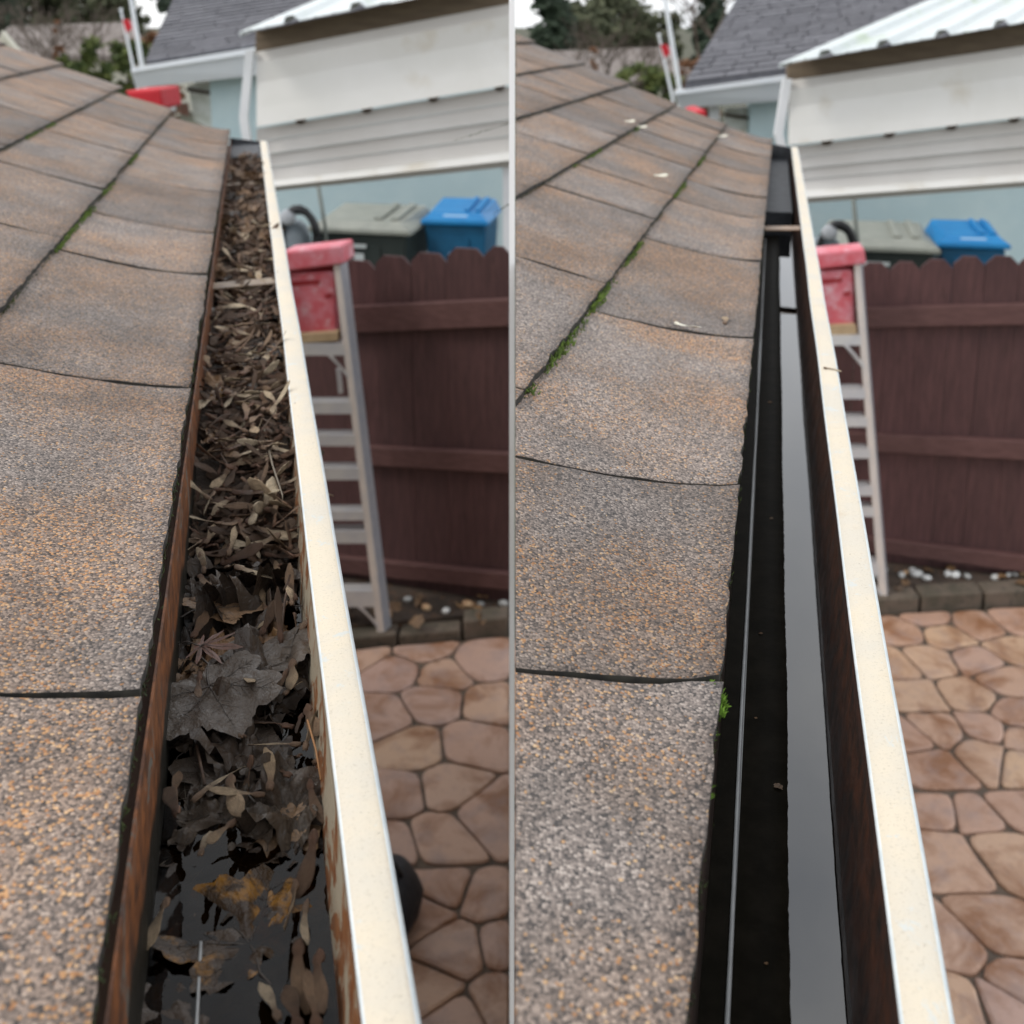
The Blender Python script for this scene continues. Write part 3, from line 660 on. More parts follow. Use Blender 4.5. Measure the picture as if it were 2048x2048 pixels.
def make_leaf(label, kind, size, seed, m, vein, curl=.15, fold=.05, group=None, stem=.6):
    vs, fs, uv = leaf_mesh(kind, size, seed, curl, fold)
    L = tag(empty('fallen_leaf'), label, 'leaf', group)
    bl = link('blade', mk('blade', vs, fs, uv, m), None, L)
    lobes = MAPLE[:5] if kind == 'maple' else JAP if kind == 'jap' else [(0, .9, 1)]
    nr, nk = 90, 7; mb = MB()
    def zat(th, q):
        i = int(round((th+math.pi)/(2*math.pi)*nr)) % nr; k = max(1, min(nk, int(round(q*nk)))); return Vector(vs[1+i*nk+k-1])
    for a, l, _ in lobes:
        pts = [Vector((0, 0, .0003))]+[zat(a, q)+Vector((0, 0, .0004)) for q in (.15, .3, .45, .6, .75, .9)]
        mb.tube(pts, [size*.0065*(1-.75*i/6) for i in range(7)], 5)
        if kind != 'jap':
            for q in (.3, .45, .6, .75):
                for sgn in (-1, 1):
                    p0 = zat(a, q); p1 = zat(a+sgn*(.3 if kind == 'maple' else .5)*(1-q*.4), min(.95, q+.25))
                    if kind == 'oval': p1 = zat(a+sgn*.55, min(.9, q+.1))
                    mb.tube([p0+Vector((0, 0, .0003)), (p0+p1)/2+Vector((0, 0, .0004)), p1+Vector((0, 0, .0003))], [size*.0032, size*.0022, size*.0012], 4)
    mb.build('veins', vein, L, True)
    if stem: MB().tube([(0, 0, 0), (-.25*size*stem, .03*size, .02*size), (-.6*size*stem, .12*size, .03*size), (-size*stem, .1*size, 0)], [size*.014, size*.012, size*.012, size*.016], 6).build('stem', vein, L, True)
    return L
def put(o, fr, base, tip, h, tilt=(0, 0), lift=0):
    p = on_z(base[0], base[1], H-h); q = on_z(tip[0], tip[1], H-h); d = q-p
    o.location = p+Vector((0, 0, lift)); o.rotation_euler = (tilt[0], tilt[1], math.atan2(d.y, d.x)); return o
# the leaves one can tell apart near the camera
put(make_leaf('large grey maple leaf with raised veins lying across the gutter', 'maple', .062, 3, LEAFG, VEIN, .12, .05), FL, (418, 1372), (545, 1560), .470, (.1, .03))
put(make_leaf('reddish star shaped leaf with narrow pointed lobes', 'jap', .035, 5, LEAFR, VEIN, .1, .03), FL, (402, 1292), (480, 1300), .466, (.05, -.1))
put(make_leaf('wet brown leaf with ochre patch at the water edge', 'maple', .058, 8, LEAFH, VEIN, .12, .06), FL, (500, 1890), (360, 1740), .4970, (.03, -.02))
put(make_leaf('dark wet maple leaf under the shallow water', 'maple', .058, 11, LEAFW, VEINL, .06, .03), FL, (440, 1690), (545, 1900), .4985, (.0, .01))
put(make_leaf('brown maple leaf with pale streaks below the seed heap', 'maple', .05, 14, LEAFB, VEIN, .14, .06), FL, (430, 1215), (520, 1170), .478, (.0, .1))
put(make_leaf('narrow grey leaf lying along the gutter front', 'oval', .055, 17, LEAFG, VEIN, .2, .08), FL, (590, 1270), (550, 1380), .478, (.25, .0))
put(make_leaf('grey maple leaf folded beside the star shaped leaf', 'maple', .052, 19, LEAFG, VEIN, .14, .07), FL, (530, 1335), (440, 1240), .481, (.05, .05))
put(make_leaf('ochre leaf sunk in the dark water near the frame bottom', 'maple', .042, 23, LEAFH, VEIN, .1, .04), FL, (470, 2030), (380, 1975), .508, (0, 0))
put(make_leaf('brown leaf half sunk beside the rusty gutter wall', 'maple', .036, 26, LEAFB, VEIN, .2, .1), FL, (585, 1640), (545, 1720), .494, (.1, .1))
put(make_leaf('small dark leaf curled at the gutter back', 'oval', .035, 29, LEAFW, VEINL, .3, .1), FL, (375, 1560), (350, 1660), .493, (.5, .0))
put(make_leaf('thin grey leaf under the large maple leaf', 'maple', .055, 31, LEAFG, VEIN, .08, .04), FL, (480, 1545), (380, 1430), .489, (.0, .0))
put(make_leaf('grey blue leaf standing on edge far along the gutter', 'maple', .05, 37, LEAFG, VEIN, .3, .12), FL, (480, 720), (430, 780), .452, (.5, .2))
put(make_leaf('orange brown oval leaf near the grey blue leaf', 'oval', .035, 41, LEAFO, VEIN, .2, .08), FL, (440, 800), (470, 770), .452, (.3, -.3))
put(make_leaf('golden brown folded leaf in the middle of the seed heap', 'oval', .035, 43, LEAFB, VEIN, .4, .15), FL, (530, 985), (520, 925), .462, (.6, .2))
# other loose leaves
LB = [leaf_mesh('maple', .045, 100+i, .3, .12) for i in range(3)]+[leaf_mesh('oval', .04, 110+i, .4, .15) for i in range(3)]
LBM = [mk('fallen_leaf', *s, m) for s, m in zip(LB, (LEAFB, LEAFW, LEAFG, LEAFB, LEAFG, LEAFB))]
def fill(S):
    k = max(0, min(1, (S-.92)/.35)); k = k*k*(3-2*k); k2 = max(0, min(1, (S-1.7)/1.2))
    return .492-.041*k-.014*k2
for i in range(64):
    S = 1.3+2.4*(i/64)**1.1+random.uniform(-.03, .03); t = random.uniform(-.06, .015)
    o = link('fallen_leaf', LBM[i % 6], None); tag(o, 'small brown or grey leaf lying among the seeds in the clogged gutter', 'leaf', 'loose leaves in the clogged gutter')
    o.location = FL.W(S, t, fill(S)+.004); o.rotation_euler = (random.gauss(0, .3), random.gauss(0, .3), random.uniform(0, 6.28)); sc = random.uniform(.6, 1); o.scale = (sc, sc, sc)
def copy_leaf(src):
    c = src.copy(); C.objects.link(c)
    for ch in src.children: d = ch.copy(); C.objects.link(d); d.parent = c
    return c
protos = [make_leaf('grey soaked maple leaf in the leaf layer', 'maple', .046, 201, LEAFG, VEIN, .5, .26), make_leaf('dark', 'maple', .05, 203, LEAFW, VEIN, .5, .3), make_leaf('brown', 'maple', .036, 205, LEAFB, VEIN, .6, .3), make_leaf('narrow', 'oval', .055, 207, LEAFW, VEIN, .6, .3), make_leaf('dark', 'maple', .055, 209, LEAFW, VEIN, .4, .22)]
NAMEL = ['grey', 'dark wet', 'brown', 'narrow grey', 'nearly black']
for i in range(34):
    k = i % 5; o = protos[k] if i < 5 else copy_leaf(protos[k]); S = .62+.38*((i*7) % 34)/34+random.uniform(-.02, .02); t = random.uniform(-.064, .012)
    tag(o, NAMEL[k]+' soaked leaf in the layer between the seed heap and the water', 'leaf', 'leaf layer between heap and water')
    o.location = FL.W(S, t, .4945-.006*random.random()); o.rotation_euler = (random.gauss(0, .2), random.gauss(0, .2), random.uniform(0, 6.28)); sc = random.uniform(.75, 1.15); o.scale = (sc,)*3
for i in range(26, 50):
    up_ = i < 26
    S = random.uniform(.66, .99) if up_ else random.uniform(.42, .68); t = random.uniform(-.066, .016)
    o = link('fallen_leaf', LBM[(1, 2, 4, 1, 2)[i % 5] if up_ else (1, 1, 3)[i % 3]], None)
    tag(o, 'soaked grey leaf in the layer between the seed heap and the water' if up_ else 'dark soaked leaf lying at the surface of the shallow gutter water', 'leaf', 'grey leaf layer' if up_ else 'soaked leaves in the gutter water')
    o.location = FL.W(S, t, .4925-.006*random.random() if up_ else .497+random.uniform(-.002, .010)); o.rotation_euler = (random.gauss(0, .08), random.gauss(0, .08), random.uniform(0, 6.28)); sc = random.uniform(.8, 1.2); o.scale = (sc, sc, sc*.6)
# seeds: hand placed
def seed(meshes, k, base, tip, h, label, group=None, tilt=(0, 0), sc=1.0):
    o = link('winged_seed', meshes[k % len(meshes)], None); put(o, FL, base, tip, h, tilt); o.scale = (sc,)*3
    return tag(o, label, 'seed', group)
seed(SPALE, 0, (538, 1580), (568, 1475), .474, 'tall tan winged seed pointing up the gutter above the water', None, (.1, -.1), 1.0)
seed(SPALE, 2, (530, 1588), (432, 1585), .476, 'tan winged seed lying flat across the water', None, (0, 0), .9)
seed(SPALE, 4, (462, 1550), (440, 1668), .476, 'tan winged seed hanging over the dark water', None, (.1, 0), 1.0)
seed(SPALE, 6, (335, 1795), (290, 1865), .478, 'pale winged seed resting against the rusty gutter back', None, (.5, .2), .85)
seed(SPALE, 1, (400, 1105), (405, 1175), .456, 'pale tipped winged seed hanging below the heap', None, (.2, 0), .9)
seed(SPALE, 3, (470, 1132), (535, 1152), .458, 'white winged seed lying crosswise under the heap', None, (0, 0), .9)
seed(SPALE, 5, (585, 1210), (575, 1160), .456, 'pale winged seed standing by the gutter front', None, (.3, -.2), .9)
seed(SMESH, 2, (400, 1345), (372, 1460), .462, 'brown winged seed on the left edge of the large maple leaf', None, (.2, .1), 1.0)
seed(SMESH, 7, (585, 1320), (570, 1440), .474, 'long dark winged seed leaning on the gutter front', None, (.3, 0), 1.1)
seed(SMESH, 4, (615, 1410), (605, 1530), .474, 'reddish winged seed standing in the gutter front corner', None, (.4, 0), 1.0)
seed(SPALE, 8, (610, 1500), (625, 1430), .474, 'yellowish winged seed stuck to the stained gutter front', None, (.4, 0), .9)
for k, (b, t_) in enumerate((((615, 1800), (590, 1900)), ((600, 1880), (575, 1990)), ((640, 1900), (610, 2010)), ((560, 2040), (500, 1900)), ((600, 2060), (560, 1930)), ((635, 2060), (628, 1950)), ((590, 1760), (588, 1830)), ((628, 1660), (622, 1760)), ((620, 1560), (618, 1640)))):
    seed(SMESH if k % 3 else SPALE, k+2, b, t_, .486-.003*(k % 3), 'winged seed crowded in the near corner of the gutter front', 'seeds crowded in the near gutter corner', (random.uniform(-.2, .4), random.uniform(-.2, .2)), 1.0)
# seeds strewn over the leaf layer, most of them along the two walls
for i in range(46):
    S = .60+.42*(i/46)+random.uniform(-.02, .02); e_ = random.random(); t = random.gauss(.013, .006) if e_ < .5 else random.gauss(-.06, .006) if e_ < .78 else random.uniform(-.05, .01)
    pool = SPALE if i % 3 == 0 else SMESH; o = link('winged_seed', random.choice(pool), None)
    where = 'along the gutter front' if e_ < .5 else 'along the gutter back' if e_ < .78 else 'on the middle of the leaves'
    tag(o, ('pale tan' if pool is SPALE else 'dark brown')+' winged seed strewn over the leaf layer '+where, 'seed', 'seeds on the leaf layer '+where)
    o.location = FL.W(S, max(-.068, min(.021, t)), .482-random.uniform(0, .01)); o.rotation_euler = (random.gauss(0, .5), random.gauss(0, .3), math.pi/2-FL.a+random.gauss(0, .5)+(math.pi if random.random() < .5 else 0)); o.scale = (random.uniform(.8, 1.1),)*3
# seeds: the heap
for i in range(290):
    q = i/290; S = .99+1.6*q**1.7+random.uniform(-.04, .04); t = -.066+.088*random.random()**.8
    pool = SPALE if random.random() < (.5 if S < 1.5 else .36) else SMESH
    o = link('winged_seed', random.choice(pool), None); zone = 'at the near edge of the seed heap' if S < 1.35 else 'in the seed heap before the hanger strap' if S < 1.87 else 'in the seed heap beyond the hanger strap'
    tag(o, ('pale tan' if pool is SPALE else 'dark brown')+' winged seed '+zone, 'seed', 'seeds '+zone)
    o.location = FL.W(S, t, fill(S)-.006-random.uniform(0, .014)); o.rotation_euler = (random.gauss(0, .6), random.gauss(0, .35), random.uniform(0, 6.28)); sc = random.uniform(.9, 1.25); o.scale = (sc,)*3
# litter underneath and farther off: seeds and leaf scraps beyond counting
vs = []; fs = []; uv = []
def addlit(src, S, t, h, sc):
    global vs, fs, uv
    M = Matrix.Translation(FL.W(S, t, h)) @ Matrix.Rotation(random.uniform(0, 6.28), 4, 'Z') @ Matrix.Rotation(random.gauss(0, .5), 4, 'X') @ Matrix.Rotation(random.gauss(0, .4), 4, 'Y') @ Matrix.Scale(sc, 4)
    b = len(vs); vs += [tuple(M @ Vector(v)) for v in src[0]]; fs += [tuple(b+i for i in f) for f in src[1]]; uv += src[2]
for me_m, n_, lo, hi, pw in ((SAMD, 1000, .98, 3.8, 1.5), (SAM, 420, 1.0, 3.8, 1.4), (LEAFB, 120, 1.2, 3.85, 1.0), (LEAFW, 50, 1.2, 3.8, 1.0)):
    vs = []; fs = []; uv = []
    for i in range(n_):
        S = lo+(hi-lo)*random.random()**pw; src = SRC[i % 18] if me_m in (SAMD, SAM, SAMP) else LB[i % 6]
        addlit(src, S, random.uniform(-.068, .022), fill(S)+random.uniform(-.010, .008), random.uniform(.7, 1.05) if me_m in (SAMD, SAM, SAMP) else random.uniform(.35, .8))
    o = link('leaf_litter', mk('leaf_litter', vs, fs, uv, me_m), None)
    tag(o, 'dense litter of brown seeds and leaf scraps filling the clogged gutter', 'leaf litter', kind='stuff')
BED = simple('dark rotting litter', (.035, .022, .014), (.06, .038, .024), .8, 40, c3=(.02, .014, .01), ns3=120, bmp=1, bs=120, bd=.01)
o = sheet('litter_bed', FL, .58, 3.9, lambda S: -.0737, lambda S: .0255, .5, BED, 220, 12)
for v in o.data.vertices:
    S = v.co.dot(FL.sv); v.co.z = H-(fill(S)+.009+.006*noise.noise(v.co*60))
tag(o, 'dark rotting layer under the seeds in the clogged gutter', 'leaf litter', kind='stuff')
TWIG = simple('twig bark', (.05, .03, .02), (.09, .055, .035), .7, 200)
def twig(pxs, h, rad, label, m=TWIG):
    o = MB().tube([on_z(x, y, H-h-dh) for x, y, dh in pxs], rad, 6).build('twig', m, None, True); tag(o, label, 'twig')
twig([(527, 850, 0), (545, 930, -.006), (565, 990, -.004), (565, 1000, 0)], .452, [.0012, .001, .0007, .0005], 'pale dry stalk lying over the seed heap', VEINL)
twig([(568, 1180, -.012), (580, 1150, -.016), (570, 1200, -.01), (562, 1270, -.004)], .475, [.0008, .0009, .001, .0012], 'dark thin stalk looping beside the gutter front')
twig([(615, 1440, -.02), (632, 1500, -.014), (642, 1560, -.006)], .478, .0007, 'thin orange stem leaning on the gutter front', simple('orange stem', (.3, .15, .06)))
twig([(385, 1400, 0), (395, 1500, -.004), (410, 1570, 0)], .482, .0011, 'dark leaf stalk at the left of the large maple leaf')
for i in range(22):
    S = random.uniform(1.0, 2.2); t = random.uniform(-.06, .015); a_ = random.uniform(0, 3.14); l = random.uniform(.03, .07)
    p = FL.W(S, t, fill(S)-.012); d = Vector((math.cos(a_), math.sin(a_), 0))*l*.5
    q = p+d; tq = q.dot(FL.tv)
    o = MB().tube([p-d+Vector((0, 0, random.uniform(-.004, .004))), p+Vector((random.gauss(0, .003), random.gauss(0, .003), .003)), p+d+Vector((0, 0, random.uniform(-.004, .004)))], [.0011, .0009, .0005], 5).build('twig', TWIG, None, True)
    tag(o, 'short dark twig lying across the seed heap', 'twig', 'short twigs in the seed heap')
# seeds lying on the clean roof and lip
def drop(meshes, k, P, ang, sc, label, group=None, tilt=(0, 0)):
    o = link('winged_seed', meshes[k % len(meshes)], None); o.location = P; o.rotation_euler = (tilt[0], tilt[1], ang); o.scale = (sc,)*3
    tag(o, label, 'seed', group)
def roof_hit(fr, CO, px, py):
    best = (9, None)
    for i in range(40, 400, 1):
        S = i*.01
        for j in range(0, 44):
            p = roof_pt(fr, CO, j*.1, S); d = p-CAM
            k = ray(px, py); e = (d.normalized()-k.normalized()).length
            if e < best[0]: best = (e, p)
    return best[1]+Vector((0, 0, .010))
drop(SWHITE, 0, roof_hit(FR, CR, 1344, 657), -.9, 1.15, 'bleached white winged seed lying on the clean shingles', None, (-.1, .1))
drop(SPALE, 3, roof_hit(FR, CR, 1446, 660), 1.1, .9, 'small tan winged seed upright on the shingles near the clean gutter', None, (.2, -.2))
for px, py in ((1248, 246), (1272, 256), (1303, 354), (1430, 275)):
    drop(SWHITE, 1, roof_hit(FR, CR, px, py), random.uniform(-1, 0), 1.0, 'pale speck of a seed far up the clean shingles', 'pale specks far up the clean roof')
drop(SPALE, 5, on_z(1647, 735, H-.445+.003), -.35, .75, 'tan winged seed lying on the lip of the clean gutter')

for i, (S_, t_) in enumerate(((.58, .018), (.74, .026), (.95, .012), (1.2, .02), (1.6, .015), (.82, .008))):
    o = link('leaf_scrap', LBM[(3, 0, 5)[i % 3]], None); o.location = FR.W(S_, t_, HWR-.003); o.rotation_euler = (.1, .1, i*1.3); o.scale = (random.uniform(.05, .11),)*3
    tag(o, 'tiny brown leaf scrap left in the bottom of the clean gutter', 'leaf scrap', 'scraps in the clean gutter')
# ------------------------------------------------------------------ added white divider between the two views, shaped as a pole
pole = empty('pole', (0, 1.45, 0)); tag(pole, 'added slim white divider between the two views, shaped as a square pole', 'pole')
MB().box((-.0039, -.0039, .012), (.0039, .0039, 3.4)).build('shaft', simple('bright white enamel', (.93, .93, .93), rough=.4), pole)
MB().lathe([(.03, .0), (.03, .008), (.008, .02)], 16).build('foot', WHITEP, pole)

# ------------------------------------------------------------------ the yards
def px_prism(mb, pts, Y, depth): return mb.prism([on_y(x, y, Y) for x, y in pts], (0, depth, 0))
def root(name, loc, label, cat, group=None):
    e = tag(empty(name, loc), label, cat, group); return e

def fence(base0, base1, x_from, x_to, top, rails, notch, label, grp):
    zs = .10; a, b = on_z(*base0, zs), on_z(*base1, zs); d = (b-a); d.z = 0; d.normalize(); n = Vector((d.y, -d.x, 0))
    if n.y > 0: n = -n                      # towards the camera
    hit = lambda x, y: on_plane(x, y, a, n)
    f = root('fence', a, label, 'fence')
    (tx0, ty0), (tx1, ty1) = top; ty = lambda x: ty0+(ty1-ty0)*(x-tx0)/(tx1-tx0)
    for i in range(len(notch)-1):
        p0 = hit(notch[i], ty(notch[i])); p1 = hit(notch[i+1], ty(notch[i+1])); zt = max(p0.z, p1.z)+random.uniform(-.008, .008)
        g_ = .003 if i % 4 == 2 else .0008; p0 = p0+d*g_; p1 = p1-d*g_; wd = (p1-p0).length; ch = min(.042, wd*.33)
        P = lambda u, z: Vector((p0.x, p0.y, 0))+d*u+Vector((0, 0, z))
        pts = [P(0, .05), P(wd, .05), P(wd, zt-ch), P(wd-ch, zt), P(ch, zt), P(0, zt-ch)]
        j = random.uniform(-.002, .002)
        o = MB().prism([q+n*j for q in pts], -n*.016).build('plank', FENCE); keep(o, f)
    for (l0, l1) in rails:
        q = [hit(x_from, l0[0]+(l0[1]-l0[0])*0), hit(x_to, l0[1]), hit(x_to, l1[1]), hit(x_from, l1[0])]
        o = MB().prism([p+n*.0026 for p in q], n*.042).build('rail', RAILM, None, False, .004); keep(o, f)
    return f, a, d, n
def lin(x0, y0, x1, y1): return lambda x: y0+(y1-y0)*(x-x0)/(x1-x0)
def rails_for(xf, xt, lines): return [((l0(xf), l0(xt)), (l1(xf), l1(xt))) for l0, l1 in lines]
NL = [121+i*70 for i in range(9)]+[750.5, 820.7, 893.6, 969, 1022]
fL = fence((764, 1156), (1017, 1198), 121, 1022, ((724, 524), (1002, 500)),
      rails_for(121, 1022, [(lin(703, 610, 1017, 594), lin(703, 662, 1017, 648)), (lin(742, 888, 1017, 901), lin(742, 925, 1017, 940)), (lin(764, 1115, 1017, 1140), lin(764, 1146, 1017, 1172))]), NL,
      'dark brown dog eared plank fence behind the ladder by the clogged gutter', None)
NR = [1265, 1330, 1395, 1460, 1525, 1590, 1655, 1720, 1782, 1843, 1907, 1973, 2041, 2112, 2185, 2260]
fR = fence((1788, 1118), (2048, 1145), 1265, 2260, ((1735, 528), (2000, 515)),
      rails_for(1265, 2260, [(lin(1740, 612, 2048, 604), lin(1740, 651, 2048, 645)), (lin(1766, 864, 2046, 877), lin(1766, 899, 2046, 914)), (lin(1780, 1074, 2048, 1106), lin(1780, 1102, 2048, 1137))]), NR,
      'dark brown dog eared plank fence behind the ladder by the clean gutter', None)

def ladder(Yb, Yt, rt, rb, lt, lb, wf, ws, steps, cap, tray, wood, strut, label):
    """rt/rb: right rail top/bottom px (inner face left edge); lt/lb the hidden left rail"""
    foot = on_z(rb[0], rb[1], 0)
    L = root('stepladder', (foot.x, foot.y, 0), label, 'ladder')
    Y0 = foot.y; Y1 = Y0+Yt
    def Yat(y): return Y0+(Y1-Y0)*(rb[1]-y)/(rb[1]-rt[1])
    def P(x, y): return on_y(x, y, Yat(y))
    def rx(y): return rt[0]+(rb[0]-rt[0])*(y-rt[1])/(rb[1]-rt[1])
    def lx(y): return lt[0]+(lb[0]-lt[0])*(y-lt[1])/(lb[1]-lt[1])
    for fx, sgn in ((rx, 1), (lx, -1)):
        a, b = rt[1], rb[1]
        mb = MB().prism([P(fx(a), a), P(fx(a)+wf[0], a), P(fx(b)+wf[1], b), P(fx(b), b)], (0, .012, 0)); keep(mb.build('rail', ALUW), L)
        # side web of the channel, turned away from the steps
        off = wf if sgn > 0 else (0, 0)
        q0, q1 = P(fx(a)+off[0], a), P(fx(b)+off[1], b); dv = Vector((.026*sgn, .06, 0))
        keep(MB().prism([q0, q0+dv, q1+dv, q1], (.003*sgn, -.001, 0)).build('rail_side', ALUD), L)
        keep(MB().prism([P(fx(b)-3, b-16), P(fx(b)+wf[1]+6, b-16), P(fx(b)+wf[1]+8, b+2), P(fx(b)-1, b+2)], (.01, .09, 0)).build('rubber_foot', BLK, None, False, .004), L)
    for y0, y1 in steps:
        mb = MB().prism([P(lx(y0)+4, y0), P(rx(y0)+2, y0), P(rx(y1)+2, y1), P(lx(y1)+4, y1)], (0, .012, 0))
        mb.prism([P(lx(y0)+4, y0), P(rx(y0)+2, y0), P(rx(y0)+2, y0)+Vector((0, .075, 0)), P(lx(y0)+4, y0)+Vector((0, .075, 0))], (0, 0, .003))
        keep(mb.build('step', ALU), L)
    for k, (y0, y1) in enumerate((steps[0], steps[-1])):
        dy = 46 if k else 50
        for sgn, fx in ((-1, rx), (1, lx)):
            mb = MB().prism([P(fx(y1)+sgn*34+(0 if sgn < 0 else 14), y1), P(fx(y1)+sgn*24+(0 if sgn < 0 else 14), y1), P(fx(y1+dy)+(4 if sgn < 0 else 12), y1+dy), P(fx(y1+dy)+(4 if sgn < 0 else 12), y1+dy-12)], (0, .01, 0)); keep(mb.build('brace', ALU), L)
    x0, y0, x1, y1, tl = cap
    yb = Yat(y0)-.03
    c = MB().prism([on_y(x0, y0+tl, yb), on_y(x1, y0, yb), on_y(x1+4, y1-3, yb), on_y(x0+2, y1+tl, yb)], (.03, .16, 0)).build('top_cap', PINK, None, False, .012); keep(c, L)
    x0, y0, x1, y1 = tray; yt = Yat(y0)+.02
    keep(px_prism(MB(), [(x0-12, y0-16), (x1+2, y0-20), (x1+2, y0+4), (x0-12, y0+8)], yt+.05, .05).build('cap_underside', REDD), L)
    t = px_prism(MB(), [(x0, y0), (x1-4, y0-4), (x1, y0+6), (x1+2, y1), (x0+8, y1+2)], yt, .09).build('paint_tray', PINK, None, False, .012); keep(t, L)
    keep(px_prism(MB(), [(x0+4, y0+16), (x0+(x1-x0)*.66, y0+13), (x0+(x1-x0)*.66, y0+21), (x0+4, y0+26)], yt-.003, .002).build('tray_slot', REDD), L)
    keep(px_prism(MB(), [(x1-22, y0+42), (x1-6, y0+40), (x1-8, y0+48), (x1-20, y0+50)], yt-.003, .002).build('tray_latch', REDD), L)
    keep(px_prism(MB(), wood, Yat(wood[0][1])+.01, .07).build('wooden_shelf', WOODT), L)
    keep(px_prism(MB(), strut, Yat(strut[0][1])+.28, .02).build('spreader_bar', ALU), L)
    # rear legs
    for x_t, x_b in ((lx(rt[1])+8, lx(rb[1])+20), (rx(rt[1])-4, rx(rb[1])-22)):
        a = on_y(x_t, rt[1]+10, Y1+.05); g = on_z(x_b, rb[1]-50, 0); g = Vector((g.x, Y0+.40, .10)) if g.y < Y0+.4 else g
    return L
ladder(0, .22, (666, 522), (757, 1290), (565, 522), (560, 1290), (12, 14), None,
       [(690, 711), (806, 828), (872, 892), (938, 960), (1024, 1041), (1064, 1087), (1184, 1214)],
       (560, 490, 684, 531, 14), (578, 547, 671, 668), [(570, 671), (675, 665), (676, 681), (572, 688)], [(672, 738), (681, 738), (686, 786), (677, 788)],
       'aluminium stepladder with faded red cap standing by the clogged gutter')
ladder(0, .22, (1708, 522), (1762, 1226), (1618, 522), (1600, 1226), (12, 14), None,
       [(672, 691), (779, 798), (836, 854), (899, 917), (975, 992), (1017, 1034), (1127, 1150)],
       (1622, 497, 1729, 531, 10), (1638, 543, 1708, 651), [(1640, 654), (1712, 650), (1714, 668), (1643, 672)], [(1708, 716), (1717, 716), (1719, 762), (1710, 764)],
       'aluminium stepladder with faded red cap standing by the clean gutter')

def border(fd, edge, xr, lab, side):
    f, a, d, n = fd
    # soil bed between fence and patio
    x0, x1 = xr
    def base(x): k = (x-a.x)/d.x; return a.y+d.y*k
    s = MB().prism([(x0, edge_y(x0)+.10, -.05), (x1, edge_y(x1)+.10, -.05), (x1, base(x1)+.3, -.05), (x0, base(x0)+.3, -.05)], (0, 0, .13)).build('soil_bed', SOIL); s['kind'] = 'structure'
    x = x0; i = 0
    while x < x1-.02:
        wd = random.uniform(.26, .40); x2 = min(x1, x+wd); y_a, y_b = edge_y(x), edge_y(x2); hh = random.uniform(.055, .105)
        o = MB().prism([(x+.006, y_a+.012, -.03), (x2-.006, y_b+.012, -.03), (x2-.006, y_b+.012+.115, -.03), (x+.006, y_a+.012+.115, -.03)], (0, 0, .03+hh)).build('edging_block', CONC, None, False, .012)
        tag(o, 'mossy concrete edging block at the foot of the fence, '+lab, 'edging block', 'edging blocks, '+lab); x = x2; i += 1
    for k in range(34):
        x = random.uniform(x0+.05, x1-.02); yy = edge_y(x)+random.uniform(.14, .14+max(.05, (base(x)-edge_y(x)-.2)))
        r_ = random.uniform(.012, .03); M = Matrix.Rotation(random.uniform(0, 6), 3, 'Z') @ Matrix.Diagonal((1.25, .9, .7))
        o = MB().lathe([(r_*.3, -r_*.95), (r_*.75, -r_*.65), (r_, 0), (r_*.75, r_*.65), (r_*.3, r_*.95)], 9, (0, 0, 0), M).build('pebble', PEB if random.random() < .7 else PEBT, None, True)
        o.location = (x, yy, .08+r_*.5)
        tan = o.data.materials[0] is PEBT; tag(o, ('tan' if tan else 'grey or white')+' rounded pebble on the soil under the fence, '+lab, 'pebble', ('tan' if tan else 'grey')+' pebbles, '+lab)
    # fallen leaves on the soil
    for k in range(40):
        x = random.uniform(x0+.05, x1-.02); yy = edge_y(x)+random.uniform(.03, .32)
        o = link('fallen_leaf', LBM[(0, 3, 5)[k % 3]], None); o.location = (x, yy, .10); o.rotation_euler = (random.gauss(0, .3), random.gauss(0, .3), random.uniform(0, 6)); o.scale = (1.2,)*3
        tag(o, 'dry brown leaf on the soil under the fence, '+lab, 'leaf', 'dry leaves, '+lab)
border(fL, None, (-2.7, -.012), 'by the clogged gutter', 'L')
border(fR, None, (.6, 3.0), 'by the clean gutter', 'R')

# black bag on the clogged-gutter patio, half behind the lip
p = on_z(775, 1860, 0)
mb = MB(); vs = []; fs = []
for i in range(13):
    for k in range(24):
        th = math.pi*i/12; ph = 2*math.pi*k/24; rr = 1+.10*noise.noise((math.cos(ph)*2, math.sin(ph)*2, i*.4))
        vs.append((.11*math.sin(th)*math.cos(ph)*rr, .17*math.sin(th)*math.sin(ph)*rr, .10+.10*math.cos(th)*rr))
for i in range(12):
    for k in range(24): fs.append((i*24+k, i*24+(k+1) % 24, (i+1)*24+(k+1) % 24, (i+1)*24+k))
bag = root('bag', (p.x, p.y, .012), 'black rounded bag on the patio, half hidden by the gutter lip', 'bag')
mesh('sack', vs, fs, simple('black nylon', (.008, .009, .014), (.014, .015, .022), .6, 30, bmp=.4, bs=40, bd=.01), bag, True)
MB().tube([(-.05, 0, .19), (-.03, 0, .235), (.03, 0, .235), (.05, 0, .19)], .009, 6).build('handle', BLK, bag, True)

